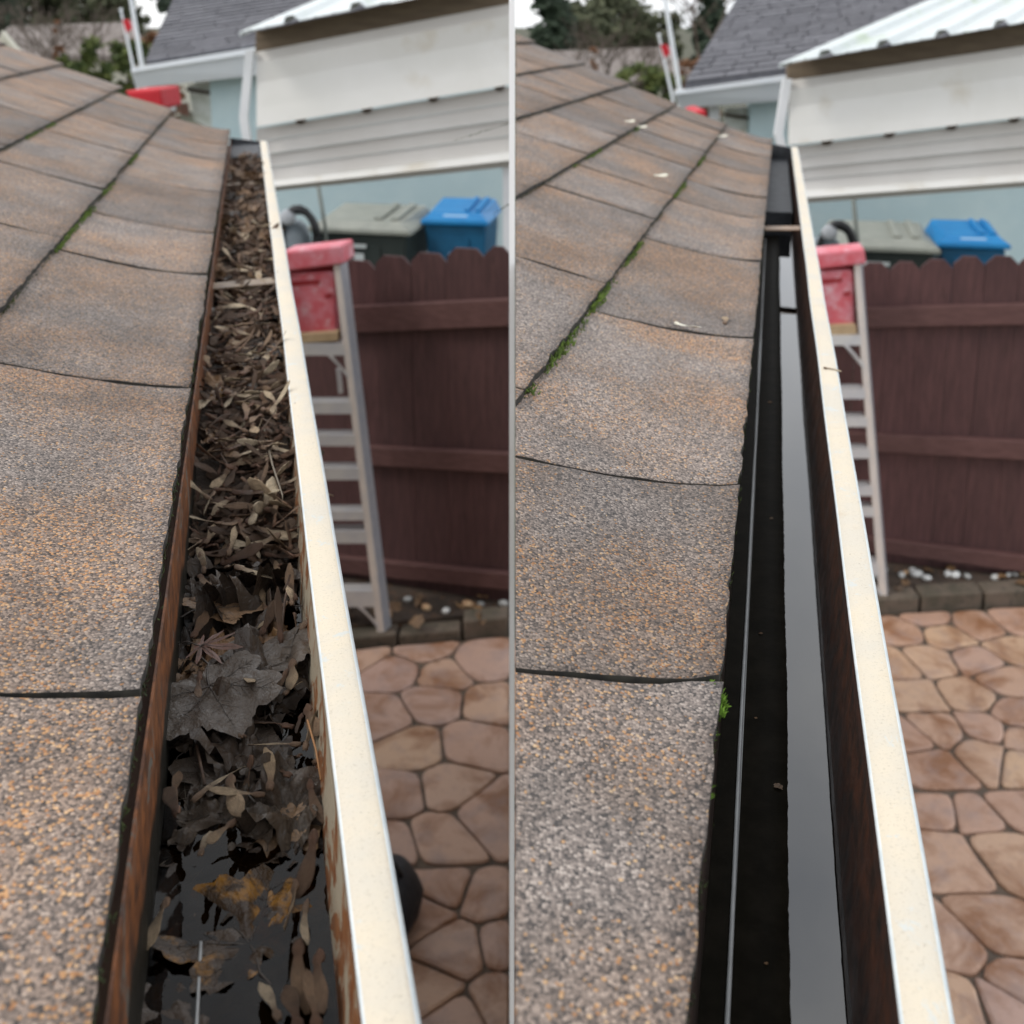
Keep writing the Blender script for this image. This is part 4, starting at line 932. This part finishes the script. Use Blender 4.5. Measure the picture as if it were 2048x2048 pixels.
SHADEBRD = simple('brown roof shade tone', (.15, .11, .075), (.2, .15, .10), .8, 5, stretch=(1, 6, 6))
def carport(off, prm, lab):
    Y = 7.5
    g = root('carport', on_y(prm['post'][0][0], prm['post'][0][1], Y), 'white ribbed metal carport with hanging side panels, '+lab, 'carport')
    seam, beam_u, beam_l, soff, edge, xr = prm['seam'], prm['beam_u'], prm['beam_l'], prm['soff'], prm['edge'], prm['xr']
    x0, x1 = prm['x0'], xr
    K = lambda o: keep(o, g)
    # upper panel, slightly proud, made of two pressed bands
    mid = lambda x: soff(x)+(seam(x)-soff(x))*.42; m1 = lambda x: soff(x)+(seam(x)-soff(x))*.14; m2 = lambda x: soff(x)+(seam(x)-soff(x))*.74
    def band(name, fa, fb, Ya, Yb, m, th=.03):
        q = [on_y(x0, fa(x0), Ya), on_y(x1, fa(x1), Ya), on_y(x1, fb(x1), Yb), on_y(x0, fb(x0), Yb)]
        K(MB().prism(q, (0, th, 0)).build(name, m))
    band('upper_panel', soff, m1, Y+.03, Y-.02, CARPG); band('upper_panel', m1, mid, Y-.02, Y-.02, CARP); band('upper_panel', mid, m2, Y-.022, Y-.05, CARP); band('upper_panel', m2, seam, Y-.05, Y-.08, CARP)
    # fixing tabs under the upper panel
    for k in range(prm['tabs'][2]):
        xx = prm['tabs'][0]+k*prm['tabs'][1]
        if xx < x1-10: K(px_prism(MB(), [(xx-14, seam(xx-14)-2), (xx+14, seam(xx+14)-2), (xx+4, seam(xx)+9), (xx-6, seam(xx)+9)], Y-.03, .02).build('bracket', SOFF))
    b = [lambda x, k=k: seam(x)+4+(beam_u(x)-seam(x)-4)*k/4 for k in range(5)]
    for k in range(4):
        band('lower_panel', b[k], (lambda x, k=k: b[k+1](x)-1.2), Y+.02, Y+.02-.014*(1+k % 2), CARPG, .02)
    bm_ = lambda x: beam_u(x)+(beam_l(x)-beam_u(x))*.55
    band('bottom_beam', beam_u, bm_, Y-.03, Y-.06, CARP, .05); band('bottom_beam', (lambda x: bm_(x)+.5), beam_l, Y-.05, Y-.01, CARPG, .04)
    # added board closing the gap; its brown stands in for shade under the roof
    q = [on_y(x0-2, edge(x0)+3, Y+.25), on_y(x1, edge(x1)+3, Y+.25), on_y(x1, soff(x1)+6, Y+.25), on_y(x0-2, soff(x0)+6, Y+.25)]
    K(MB().prism(q, (0, .06, 0)).build('shade_board', SHADEBRD))
    # roof sheet: ribs run back up the slope
    A = on_y(prm['tip'][0], prm['tip'][1], Y-.18); Bp = on_y(x1, edge(x1), Y-.18); D = on_y(*prm['back'], Y+2.9)-A
    e = Bp-A; L = e.length; e.normalize(); up = e.cross(D).normalized()
    if up.z < 0: up = -up
    rp = (on_y(prm['rib'][1], edge(prm['rib'][1]), Y-.18)-on_y(prm['rib'][0], edge(prm['rib'][0]), Y-.18)).length
    r0 = (on_y(prm['rib'][0], edge(prm['rib'][0]), Y-.18)-A).length
    prof = [(0, 0)]; c = r0-rp*3
    while c < L:
        for du, dh in ((-.058, 0), (-.032, .042), (.018, .042), (.05, 0), (rp*.33, 0), (rp*.36, .007), (rp*.39, 0), (rp*.6, 0), (rp*.63, .007), (rp*.66, 0)):
            if 0 < c+du < L: prof.append((c+du, dh))
        c += rp
    prof.append((L, 0)); prof.sort()
    n = len(prof); vs = []
    for k in (0, 1):
        for u, h_ in prof: vs.append(A+e*u+up*h_+D*k)
    vs += [v-up*.006 for v in vs]
    fs = [(i, i+1, n+i+1, n+i) for i in range(n-1)]+[(2*n+i+1, 2*n+i, 3*n+i, 3*n+i+1) for i in range(n-1)]
    fs += [(i, 2*n+i, 2*n+i+1, i+1) for i in range(n-1)]+[(n+i, n+i+1, 3*n+i+1, 3*n+i) for i in range(n-1)]
    fs += [(0, n, 3*n, 2*n), (n-1, 3*n-1, 4*n-1, 2*n-1)]
    K(mesh('roof_sheet', vs, fs, CARPR))
    K(MB().prism([A, A+D, A+D-up*.03, A-up*.03], -e*.012).build('rake_trim', CARPR))
    # bent white corner post
    pts = prm['post']; q = [on_y(x, y, Y-.04) for x, y in pts]
    mb = MB()
    for i in range(len(q)-1):
        mb.prism([q[i]+Vector((-.028, 0, 0)), q[i]+Vector((.028, 0, 0)), q[i+1]+Vector((.028, 0, 0)), q[i+1]+Vector((-.028, 0, 0))], (0, .045+.003*i, 0))
    K(mb.build('downspout', WHITEP))
    # rear posts to the ground
    for xx in (x0+6, x1-8):
        p_ = on_y(xx, beam_l(xx), Y+.1); K(MB().box((p_.x-.03, Y+.08, 0), (p_.x+.03, Y+.14, p_.z+.1)).build('post', WHITEP))
carport(0, dict(seam=lin(512, 254, 1017, 170), beam_u=lin(512, 366, 1017, 305), beam_l=lin(512, 386, 1017, 334), soff=lin(512, 104, 1017, 8), edge=lin(483, 65, 800, 0), tip=(481, 64), back=(660, -12), xr=1022, x0=513,
     rib=(583.6, 716), tabs=(601, 133, 4), post=[(499, 100), (486, 236), (497, 308)]), 'beside the clogged gutter')
carport(0, dict(seam=lin(1573, 291, 2048, 234), beam_u=lin(1573, 385, 2048, 350), beam_l=lin(1573, 409, 2048, 374), soff=lin(1590, 160, 2048, 92), edge=lin(1561, 128, 2048, 44), tip=(1561, 127), back=(1862, -2), xr=2300, x0=1578,
     rib=(1652.6, 1769), tabs=(1655, 125, 6), post=[(1576, 158), (1558, 268), (1570, 314)]), 'beside the clean gutter')

def bin_(P, w_, d_, h_, rz, body, lidm, printm, lab, lines):
    g = root('wheeled_bin', (P.x, P.y, -.05), lab, 'bin'); g.rotation_euler.z = rz
    t, b = .5, .4
    vs = [(-w_*b, -d_*b, 0), (w_*b, -d_*b, 0), (w_*b, d_*b, 0), (-w_*b, d_*b, 0), (-w_*t, -d_*t, h_), (w_*t, -d_*t, h_), (w_*t, d_*t, h_), (-w_*t, d_*t, h_)]
    fs = [(0, 3, 2, 1), (4, 5, 6, 7), (0, 1, 5, 4), (1, 2, 6, 5), (2, 3, 7, 6), (3, 0, 4, 7)]
    mesh('body', vs, fs, body, g).modifiers.new('bevel', 'BEVEL').width = .02
    k = .56; hl = .10
    lid = mesh('lid', [(-w_*k, -d_*k, h_), (w_*k, -d_*k, h_), (w_*k, d_*.52, h_+.03), (-w_*k, d_*.52, h_+.03), (-w_*k, -d_*k, h_+.045), (w_*k, -d_*k, h_+.045), (w_*.46, d_*.5, h_+hl+.05), (-w_*.46, d_*.5, h_+hl+.05), (-w_*.40, -d_*.40, h_+.10), (w_*.40, -d_*.40, h_+.10)],
         [(0, 3, 2, 1), (0, 1, 5, 4), (1, 2, 6, 9, 5), (3, 0, 4, 8, 7), (2, 3, 7, 6), (4, 5, 9, 8), (8, 9, 6, 7)], lidm, g)
    md = lid.modifiers.new('bevel', 'BEVEL'); md.width = .012; md.segments = 2
    for sx_ in (.12, .3):
        MB().prism([(w_*sx_, -d_*.34, h_+.108), (w_*(sx_+.07), -d_*.34, h_+.108), (w_*(sx_+.07), d_*.42, h_+.153), (w_*sx_, d_*.42, h_+.153)], (0, 0, .02)).build('ridge', lidm, lid)
    MB().tube([(-w_*.42, d_*.56, h_+.06), (w_*.42, d_*.56, h_+.06)], .016, 8).build('handle', body, g, True)
    for sx_ in (-.42, .42):
        MB().lathe([(.10, -.025), (.115, -.015), (.115, .015), (.10, .025)], 18, (w_*sx_, d_*.44, .115), Matrix.Rotation(R(90), 3, 'Y')).build('wheel', BLK, g, True)
    MB().prism([(-w_*.3, -d_*.47, h_*.62), (w_*.22, -d_*.47, h_*.62), (w_*.22, -d_*.49, h_*.9), (-w_*.3, -d_*.49, h_*.9)], (0, -.012, 0)).build('front_panel', body, g)
    # stamped lettering and arrows, too soft in the photo to be read
    for fx, fy, fz, fw, fh in lines:
        MB().prism([(fx-fw/2, fy, fz), (fx+fw/2, fy, fz), (fx+fw/2, fy+fh[0], fz+fh[1]), (fx-fw/2, fy+fh[0], fz+fh[1])], (0, -.003, .003)).build('stamp', printm, g)
    return g
def stuff_behind(lid1, lid2, wallpx, can, lab):
    Yb = 9.6
    p = on_y(lid1[0], lid1[1], Yb); zt = p.z-.02; p.y += .36
    bin_(p, .88, .74, zt-.02+.05, R(-12), GRN, GRNL, PRINT, 'dark green wheeled bin with grey lid behind the fence, '+lab,
         [(-.06, -.385, zt-.10, .26, (-.002, .035)), (.0, -.38, zt-.24, .09, (-.003, .09))])
    p2 = on_y(lid2[0], lid2[1], Yb+.15); zt2 = p2.z-.02; p2.y += .28
    bin_(p2, .56, .62, zt2-.02+.05, R(-10), BLU, BLUL, PRINTB, 'bright blue wheeled recycling bin behind the fence, '+lab,
         [(0, -.30, zt2+.10, .22, (.05, .022)), (.0, -.325, zt2*.78, .12, (-.002, .03))])
    # grey canister with coiled black hose
    c = on_y(can[0], can[1], Yb-.2)
    g = root('canister', (c.x, c.y, -.05), 'grey canister with a coiled black hose at the carport corner, '+lab, 'canister')
    MB().lathe([(.13, 0), (.14, .05), (.14, c.z-.10), (.11, c.z), (.05, c.z+.05)], 20).build('tank', GREYC, g, True)
    pts = [((.15+.012*math.sin(a_*.37))*math.cos(a_)+.06, -.16+.05*a_/12, c.z-.06+(.2+.02*math.sin(a_*.23))*math.sin(a_)*1.1) for a_ in [i*.35 for i in range(60)]]
    MB().tube(pts, .026, 8).build('hose', BLK, g, True)
    MB().tube([(.30, -.05, c.z-.6), (.27, -.02, c.z), (.20, 0, c.z+.5)], .018, 6).build('wand', simple('grey rod', (.2, .22, .2)), g, True)
    MB().lathe([(.06, 0), (.07, .02), (.05, .04)], 14, (-.02, -.15, c.z+.1), Matrix.Rotation(R(80), 3, 'X')).build('dial', simple('pale dial', (.45, .47, .5)), g, True)
stuff_behind((735, 458), (922, 440), None, (588, 440), 'by the clogged gutter')
stuff_behind((1782, 494), (1957, 486), None, (1652, 470), 'by the clean gutter')

def neighbour(prm, lab):
    Y = 11.4
    g = root('neighbour_house', on_y(prm['wall'][0], 250, Y+.4), 'pale blue house with dark grey roof and white eave gutter, '+lab, 'house')
    K = lambda o: keep(o, g)
    x0 = prm['wall'][0]; xr = prm['xr']
    w0 = on_y(x0, 260, Y+.4); w1 = on_y(xr, 260, Y+.4); zt = on_y(x0, prm['fb'](x0), Y+.2).z+.10
    K(MB().prism([(w0.x, Y+.4, -.06), (w1.x, Y+.4, -.06), (w1.x, Y+.4, zt+.1), (w0.x, Y+.4, zt+.02)], (0, .2, 0)).build('wall', TEAL))
    fx0, fx1 = prm['fx']; ft, fb_ = prm['ft'], prm['fb']
    q = lambda f, dy, dpx=0: [on_y(fx0+dpx, f(fx0), Y+dy), on_y(fx1, f(fx1), Y+dy)]
    a = q(ft, 0); b = q(fb_, .12, 10); mid = lambda x: ft(x)+(fb_(x)-ft(x))*.22
    m_ = q(mid, .0)
    K(MB().prism([a[0], a[1], m_[1], m_[0]], (0, .12, 0)).build('gutter_lip', FASC))
    m2 = q(lambda x: mid(x)+.6, .035); K(MB().prism([m2[0], m2[1], b[1], b[0]], (0, .10, 0)).build('gutter_face', FASC))
    # soffit
    K(MB().prism([b[0], b[1], b[1]+Vector((0, .45, .0)), b[0]+Vector((0, .45, 0))], (0, 0, .02)).build('soffit', WHITEP))
    # roof of overlapping courses; each course its own strip with a step
    A = on_y(prm['rake'][0][0], prm['rake'][0][1], Y+.06); T = on_y(prm['rake'][1][0], prm['rake'][1][1], Y+3.4)
    E = on_y(prm['rx'], ft(prm['rx']), Y+.06); e = (E-A); D = T-A
    n = 22; up = e.cross(D).normalized(); up = up if up.z > 0 else -up
    rf = mesh('roof', [A-up*.02, A+e-up*.02, A+e+D*1.25-up*.02, A+D*1.25-up*.02, A-up*.08, A+e-up*.08, A+e+D*1.25-up*.08, A+D*1.25-up*.08], [(0, 1, 2, 3), (4, 7, 6, 5), (0, 4, 5, 1), (1, 5, 6, 2), (2, 6, 7, 3), (3, 7, 4, 0)], ROOFN); K(rf)
    for k in range(n):
        c = 0
        v0 = A+D*(1.25*k/n); v1 = A+D*(1.25*(k+1.15)/n); s_ = random.uniform(0, .3)/e.length
        us = [0.0]; u = s_
        while u < 1:
            if u > .02: us.append(u)
            u += random.uniform(.25, .45)/e.length
        us.append(1.0)
        for u0, u1 in zip(us[:-1], us[1:]):
            th = up*random.uniform(.012, .022)
            o = mesh('roof_shingle', [v0+e*(u0+.002)+th, v0+e*(u1-.002)+th, v1+e*(u1-.002)-up*.004, v1+e*(u0+.002)-up*.004, v0+e*(u0+.002)-up*.012, v0+e*(u1-.002)-up*.012], [(0, 1, 2, 3), (4, 5, 1, 0), (4, 0, 3), (1, 5, 2)], ROOFN)
            o.parent = rf; o.matrix_parent_inverse = Matrix.Translation(g.location)@Matrix.Translation(g.location).inverted()
    # porch bits left of the wall: white post, brown lantern box, window frame
    for nm, pts, m, yy in prm['bits']:
        K(px_prism(MB(), pts, Y+yy, .05).build(nm, m))
BROWN = simple('brown box', (.12, .05, .03))
LIGHTW = simple('bright window', (.7, .72, .68), (.5, .52, .45), .3, 9)
neighbour(dict(wall=(424, 0), xr=1022, rx=800, fx=(262, 540), ft=lin(261, 136, 482, 99), fb=lin(273, 175, 485, 154), rake=((290, 124), (348, -6)),
    bits=[('porch_post', [(326, 168), (348, 166), (350, 222), (332, 226)], WHITEP, .3), ('lantern', [(356, 208), (374, 206), (377, 232), (360, 228)], BROWN, .3), ('window_pane', [(376, 170), (420, 166), (428, 262), (388, 240)], LIGHTW, .55), ('window_frame', [(372, 176), (424, 184), (424, 190), (372, 182)], SOFF, .5)]), 'behind the clogged gutter')
neighbour(dict(wall=(1500, 0), xr=2400, rx=2150, fx=(1352, 1600), ft=lin(1350, 183, 1536, 156), fb=lin(1358, 216, 1536, 204), rake=((1370, 164), (1474, -4)),
    bits=[('porch_post', [(1418, 214), (1438, 213), (1440, 240), (1420, 240)], WHITEP, .3), ('window_pane', [(1450, 216), (1496, 214), (1500, 262), (1452, 256)], LIGHTW, .55), ('window_frame', [(1446, 226), (1500, 234), (1500, 240), (1446, 231)], SOFF, .5)]), 'behind the clean gutter')
RED = simple('bright red canvas', (.55, .008, .02), (.5, .01, .02), .6, 3, bmp=.3, bs=4, bd=.03)
for pts, lab in (([(248, 182), (320, 177), (327, 218), (300, 226), (262, 200)], 'bright red canvas awning beyond the far roof edge by the clogged gutter'), ([(1388, 224), (1412, 219), (1416, 245), (1392, 245)], 'small red corner of an awning beyond the clean roof edge')):
    a = root('awning', on_y(pts[0][0], pts[0][1], 8.5), lab, 'awning')
    keep(px_prism(MB(), pts, 8.5, .5).build('canvas', RED, None, False, .02), a)
    p_ = on_y(pts[2][0]-4, pts[2][1], 8.6); keep(MB().box((p_.x-.02, 8.6, 0), (p_.x+.02, 8.64, p_.z)).build('post', WHITEP), a)

# ------------------------------------------------------------------ distance
LEAFD = [simple('dark conifer foliage', (.018, .032, .018), (.035, .055, .028), .8, 2), simple('olive foliage', (.05, .06, .028), (.08, .085, .04), .8, 2), simple('hedge leaves', (.035, .06, .012), (.12, .14, .03), .8, 3), simple('bare twigs', (.11, .09, .08), (.15, .12, .11), .9, 2), simple('rust coloured shrub', (.16, .07, .03), (.2, .1, .05), .8, 2)]
BARK = simple('bark', (.09, .07, .055), (.13, .1, .08), .9, 4)
def tree(name, label, pxx, ytop, ybase, Y, wpx, mi, shape, nleaf, lsz, group=None, lean=0):
    base = on_y(pxx, ybase, Y); top = on_y(pxx+lean, ytop, Y); hgt = top.z+.06; wr_ = wpx/F*Y
    g = root(name, (base.x, Y, -.06), label, 'tree' if 'tree' in name else 'shrub', group)
    dx = (top.x-base.x)
    nb = 9; mb = MB()
    mb.tube([(0, 0, 0), (dx*.3, 0, hgt*.4), (dx*.7, 0, hgt*.7), (dx, 0, hgt*.97)], [max(.06, hgt*.022), hgt*.018+.02, hgt*.011+.01, .01], 7)
    for i in range(nb):
        a_ = random.uniform(0, 6.28); z0 = hgt*random.uniform(.25, .85); l = wr_*random.uniform(.4, .9)
        mb.tube([(dx*z0/hgt, 0, z0), (dx*z0/hgt+l*.5*math.cos(a_), l*.5*math.sin(a_), z0+l*.25), (dx*z0/hgt+l*math.cos(a_), l*math.sin(a_), z0+l*.45)], [hgt*.008+.01, hgt*.005+.006, .004], 5)
    mb.build('trunk', BARK, g, True)
    vs = []; fs = []
    cl_ = [(random.uniform(0, 6.28), random.random(), random.uniform(.3, 1)) for _ in range(26)]
    for i in range(nleaf):
        a_, zz, rr = random.choice(cl_)
        z = .22+.78*zz
        env = (1-z)**.8*.95+.05 if shape == 'cone' else math.sqrt(max(.02, 1-((z-.62)/.42)**2)) if shape == 'round' else .9
        r_ = wr_*env*rr**.5
        c = Vector((dx*z+r_*math.cos(a_), r_*math.sin(a_), hgt*z))+Vector((random.gauss(0, 1), random.gauss(0, 1), random.gauss(0, .8)))*wr_*.17
        u = Vector((random.gauss(0, 1), random.gauss(0, 1), random.gauss(0, 1))).normalized()*lsz*random.uniform(.6, 1.4); v_ = u.orthogonal().normalized()*lsz*.55
        b = len(vs); vs += [c-u, c+v_, c+u, c-v_]; fs.append((b, b+1, b+2, b+3))
    mesh('crown', vs, fs, LEAFD[mi], g)
    return g
def bare_tree(label, pxx, ytop, ybase, Y, wpx, group=None):
    base = on_y(pxx, ybase, Y); top = on_y(pxx, ytop, Y); hgt = top.z+.06
    g = root('bare_tree', (base.x, Y, -.06), label, 'tree', group); mb = MB()
    def grow(p, d, l, r_, lv):
        q = p+d*l; mb.tube([p, (p+q)/2+Vector((random.gauss(0, l*.05), random.gauss(0, l*.05), 0)), q], [r_, r_*.85, r_*.65], 5, False)
        if lv == 0: return
        for _ in range(3):
            nd = (d+Vector((random.gauss(0, .5), random.gauss(0, .5), random.gauss(.05, .25)))).normalized(); grow(q, nd, l*random.uniform(.55, .8), r_*.6, lv-1)
    trunk_h = hgt*.38; grow(Vector((0, 0, 0)), UPZ, trunk_h, hgt*.018, 5)
    mb.build('trunk', BARK, g, True); 
    return g
# far house roofs, poles, flag, hedges: one set for each yard
def distance(o, lab, side):
    # o: pixel shift of this yard's far view
    X = lambda x, y: (x+o[0], y+o[1])
    lo, hi = (-380, 1015) if side == 'L' else (1032, 2600)
    cx = lambda x: max(lo, min(hi, x))
    Y = 34
    g = root('far_house', on_y(cx(X(150, 0)[0]), 140+o[1], Y), 'low far house with brown grey roof beyond the trees, '+lab, 'house')
    pr = [X(-60, 112), X(20, 52), X(250, 44), X(330, 110)]
    pr = [(cx(x), y) for x, y in pr]
    p = [on_y(pr[0][0], pr[0][1], Y), on_y(pr[3][0], pr[3][1], Y), on_y(pr[2][0], pr[2][1], Y+5), on_y(pr[1][0], pr[1][1], Y+5)]
    keep(MB().prism(p, (0, 0, -.15)).build('roof', ROOFB), g)
    keep(MB().prism([(p[0].x+.6, Y+.5, -.06), (p[1].x-.6, Y+.5, -.06), (p[1].x-.6, Y+5, -.06), (p[0].x+.6, Y+5, -.06)], (0, 0, p[0].z)).build('wall', CREAMW), g)
    # hedge masses
    for k, (x, yt, yb, wpx, mi) in enumerate(((150, 100, 170, 34, 2), (205, 84, 170, 38, 2), (255, 84, 170, 34, 2), (295, 68, 160, 26, 4), (330, 62, 160, 26, 4))):
        xx = X(x, 0)[0]
        if lo+20 < xx < hi: tree('hedge_shrub', ['rounded green shrub at the left end of the far hedge, ', 'largest yellow green shrub of the far hedge, ', 'dense green shrub beside the flagpoles, ', 'rust tinted shrub right of the flagpoles, ', 'rust tinted shrub against the grey roof, '][k]+lab, xx, yt+o[1], yb+o[1], 24+k*.4, wpx, mi, 'box', 2200, .07)
    # poles and flag
    a, b = on_y(*X(260, -14), 19), on_y(*X(282, 120), 19)
    f = root('flagpole', b, 'pale leaning mast beyond the roof, '+lab, 'pole')
    dn = (b-a).normalized(); keep(MB().tube([a-dn*1.2, b, b+dn*(b.z/abs(dn.z))], [.03, .04, .045], 8).build('mast', FASC), f)
    keep(MB().lathe([(.05, 0), (.06, .04), (.02, .09)], 10, a-dn*1.2).build('finial', FASC), f)
    a, b = on_y(*X(242, 22), 20), on_y(*X(265, 128), 20)
    f = root('flagpole', b, 'thin leaning flagpole carrying a red and white flag, '+lab, 'pole')
    dn = (b-a).normalized(); keep(MB().tube([a, b, b+dn*(b.z/abs(dn.z))], [.02, .026, .03], 8).build('mast', FASC), f)
    keep(MB().lathe([(.03, 0), (.035, .02), (.01, .05)], 10, a).build('finial', FASC), f)
    fq = [X(244, 40), X(258, 38), X(272, 52), X(270, 74), X(254, 66)]
    fl = root('flag', on_y(*fq[0], 20), 'small red and white flag hanging from the thin pole, '+lab, 'flag')
    c0 = [on_y(*q_, 19.95) for q_ in fq]
    keep(MB().prism([c0[0], c0[1], (c0[1]+c0[3])/2, c0[4]], (0, .012, 0)).build('red_field', RED), fl)
    keep(MB().prism([c0[1], c0[2], c0[3], (c0[1]+c0[3])/2], (0, .012, 0)).build('white_field', simple('faded pink cloth', (.6, .35, .38))), fl)
    # bare trees in front of the far roof
    for k, (x, yt, yb) in enumerate(((75, 8, 170), (140, 4, 170), (185, 20, 170))):
        xx = X(x, 0)[0]
        if lo+25 < xx < hi: bare_tree(['leftmost bare leafless tree before the far roof, ', 'tallest bare leafless tree before the far roof, ', 'slender bare leafless tree near the flagpoles, '][k]+lab, xx, yt+o[1], yb+o[1], 26+k, 40)
    xx = X(112, 0)[0]
    tree('rusty_tree', 'young tree with rust red leaves before the far roof, '+lab, xx, 44+o[1], 150+o[1], 25, 9, 4, 'round', 300, .07)
    # tall trees on the skyline
    for k, (x, yt, wpx, mi, sh, Yt, nl) in enumerate(((-10, -60, 60, 0, 'cone', 55, 3500), (-120, -90, 80, 0, 'cone', 60, 3500), (80, -30, 70, 1, 'round', 60, 3000), (150, -50, 70, 1, 'round', 64, 3000), (220, -20, 60, 1, 'round', 62, 2400), (345, -70, 42, 0, 'cone', 58, 3000), (420, -60, 50, 0, 'cone', 66, 2500), (-260, -40, 90, 1, 'round', 62, 2500))):
        xx = X(x, 0)[0]+(36 if k == 0 and side == 'R' else 0)
        if lo+wpx*.45 < xx < hi: tree('tall_tree', ['dark conifer at the left of the skyline, ', 'second dark conifer outside the left of the skyline, ', 'olive green round tree left on the skyline, ', 'widest olive green tree on the skyline, ', 'olive green tree behind the flagpoles, ', 'dark conifer above the grey neighbour roof, ', 'farthest dark conifer over the neighbour roof, ', 'broad olive tree far left on the skyline, '][k]+lab, xx, yt+o[1], 100+o[1], Yt, wpx, mi, sh, nl, .26)
distance((0, 0), 'by the clogged gutter', 'L')
distance((1076, 50), 'by the clean gutter', 'R')
# cream gable at the left edge
g = root('gable_house', on_y(0, 130, 15), 'cream gable end of a shed at the left edge of the photo', 'shed')
keep(MB().prism([on_y(-60, 180, 15), on_y(62, 180, 15), on_y(60, 135, 15), on_y(3, 70, 15), on_y(-60, 130, 15)], (0, .2, 0)).build('gable_wall', CREAMW), g)
keep(MB().prism([on_y(2, 62, 14.9), on_y(66, 138, 14.9), on_y(66, 143, 14.9), on_y(2, 68, 14.9)], (0, .12, 0)).build('roof_edge', CREAMW), g)
pb = on_y(0, 180, 15); keep(MB().box((on_y(-58, 180, 15).x, 15.02, -.06), (on_y(60, 180, 15).x, 15.19, pb.z)).build('wall', CREAMW), g)
# woody trunk hanging before the conifer in the clean view
MB_ = bare_tree('pale bare trunk before the dark conifer by the clean gutter', 1395, -60, 200, 28, 30)

for ob in bpy.data.objects:
    if ob.type == 'MESH' and ob.parent is None and 'kind' not in ob and 'label' not in ob: print('UNLABELLED', ob.name)
print('tris', sum(len(p.vertices)-2 for o in bpy.data.objects if o.type == 'MESH' for p in o.data.polygons), 'objects', len(bpy.data.objects))
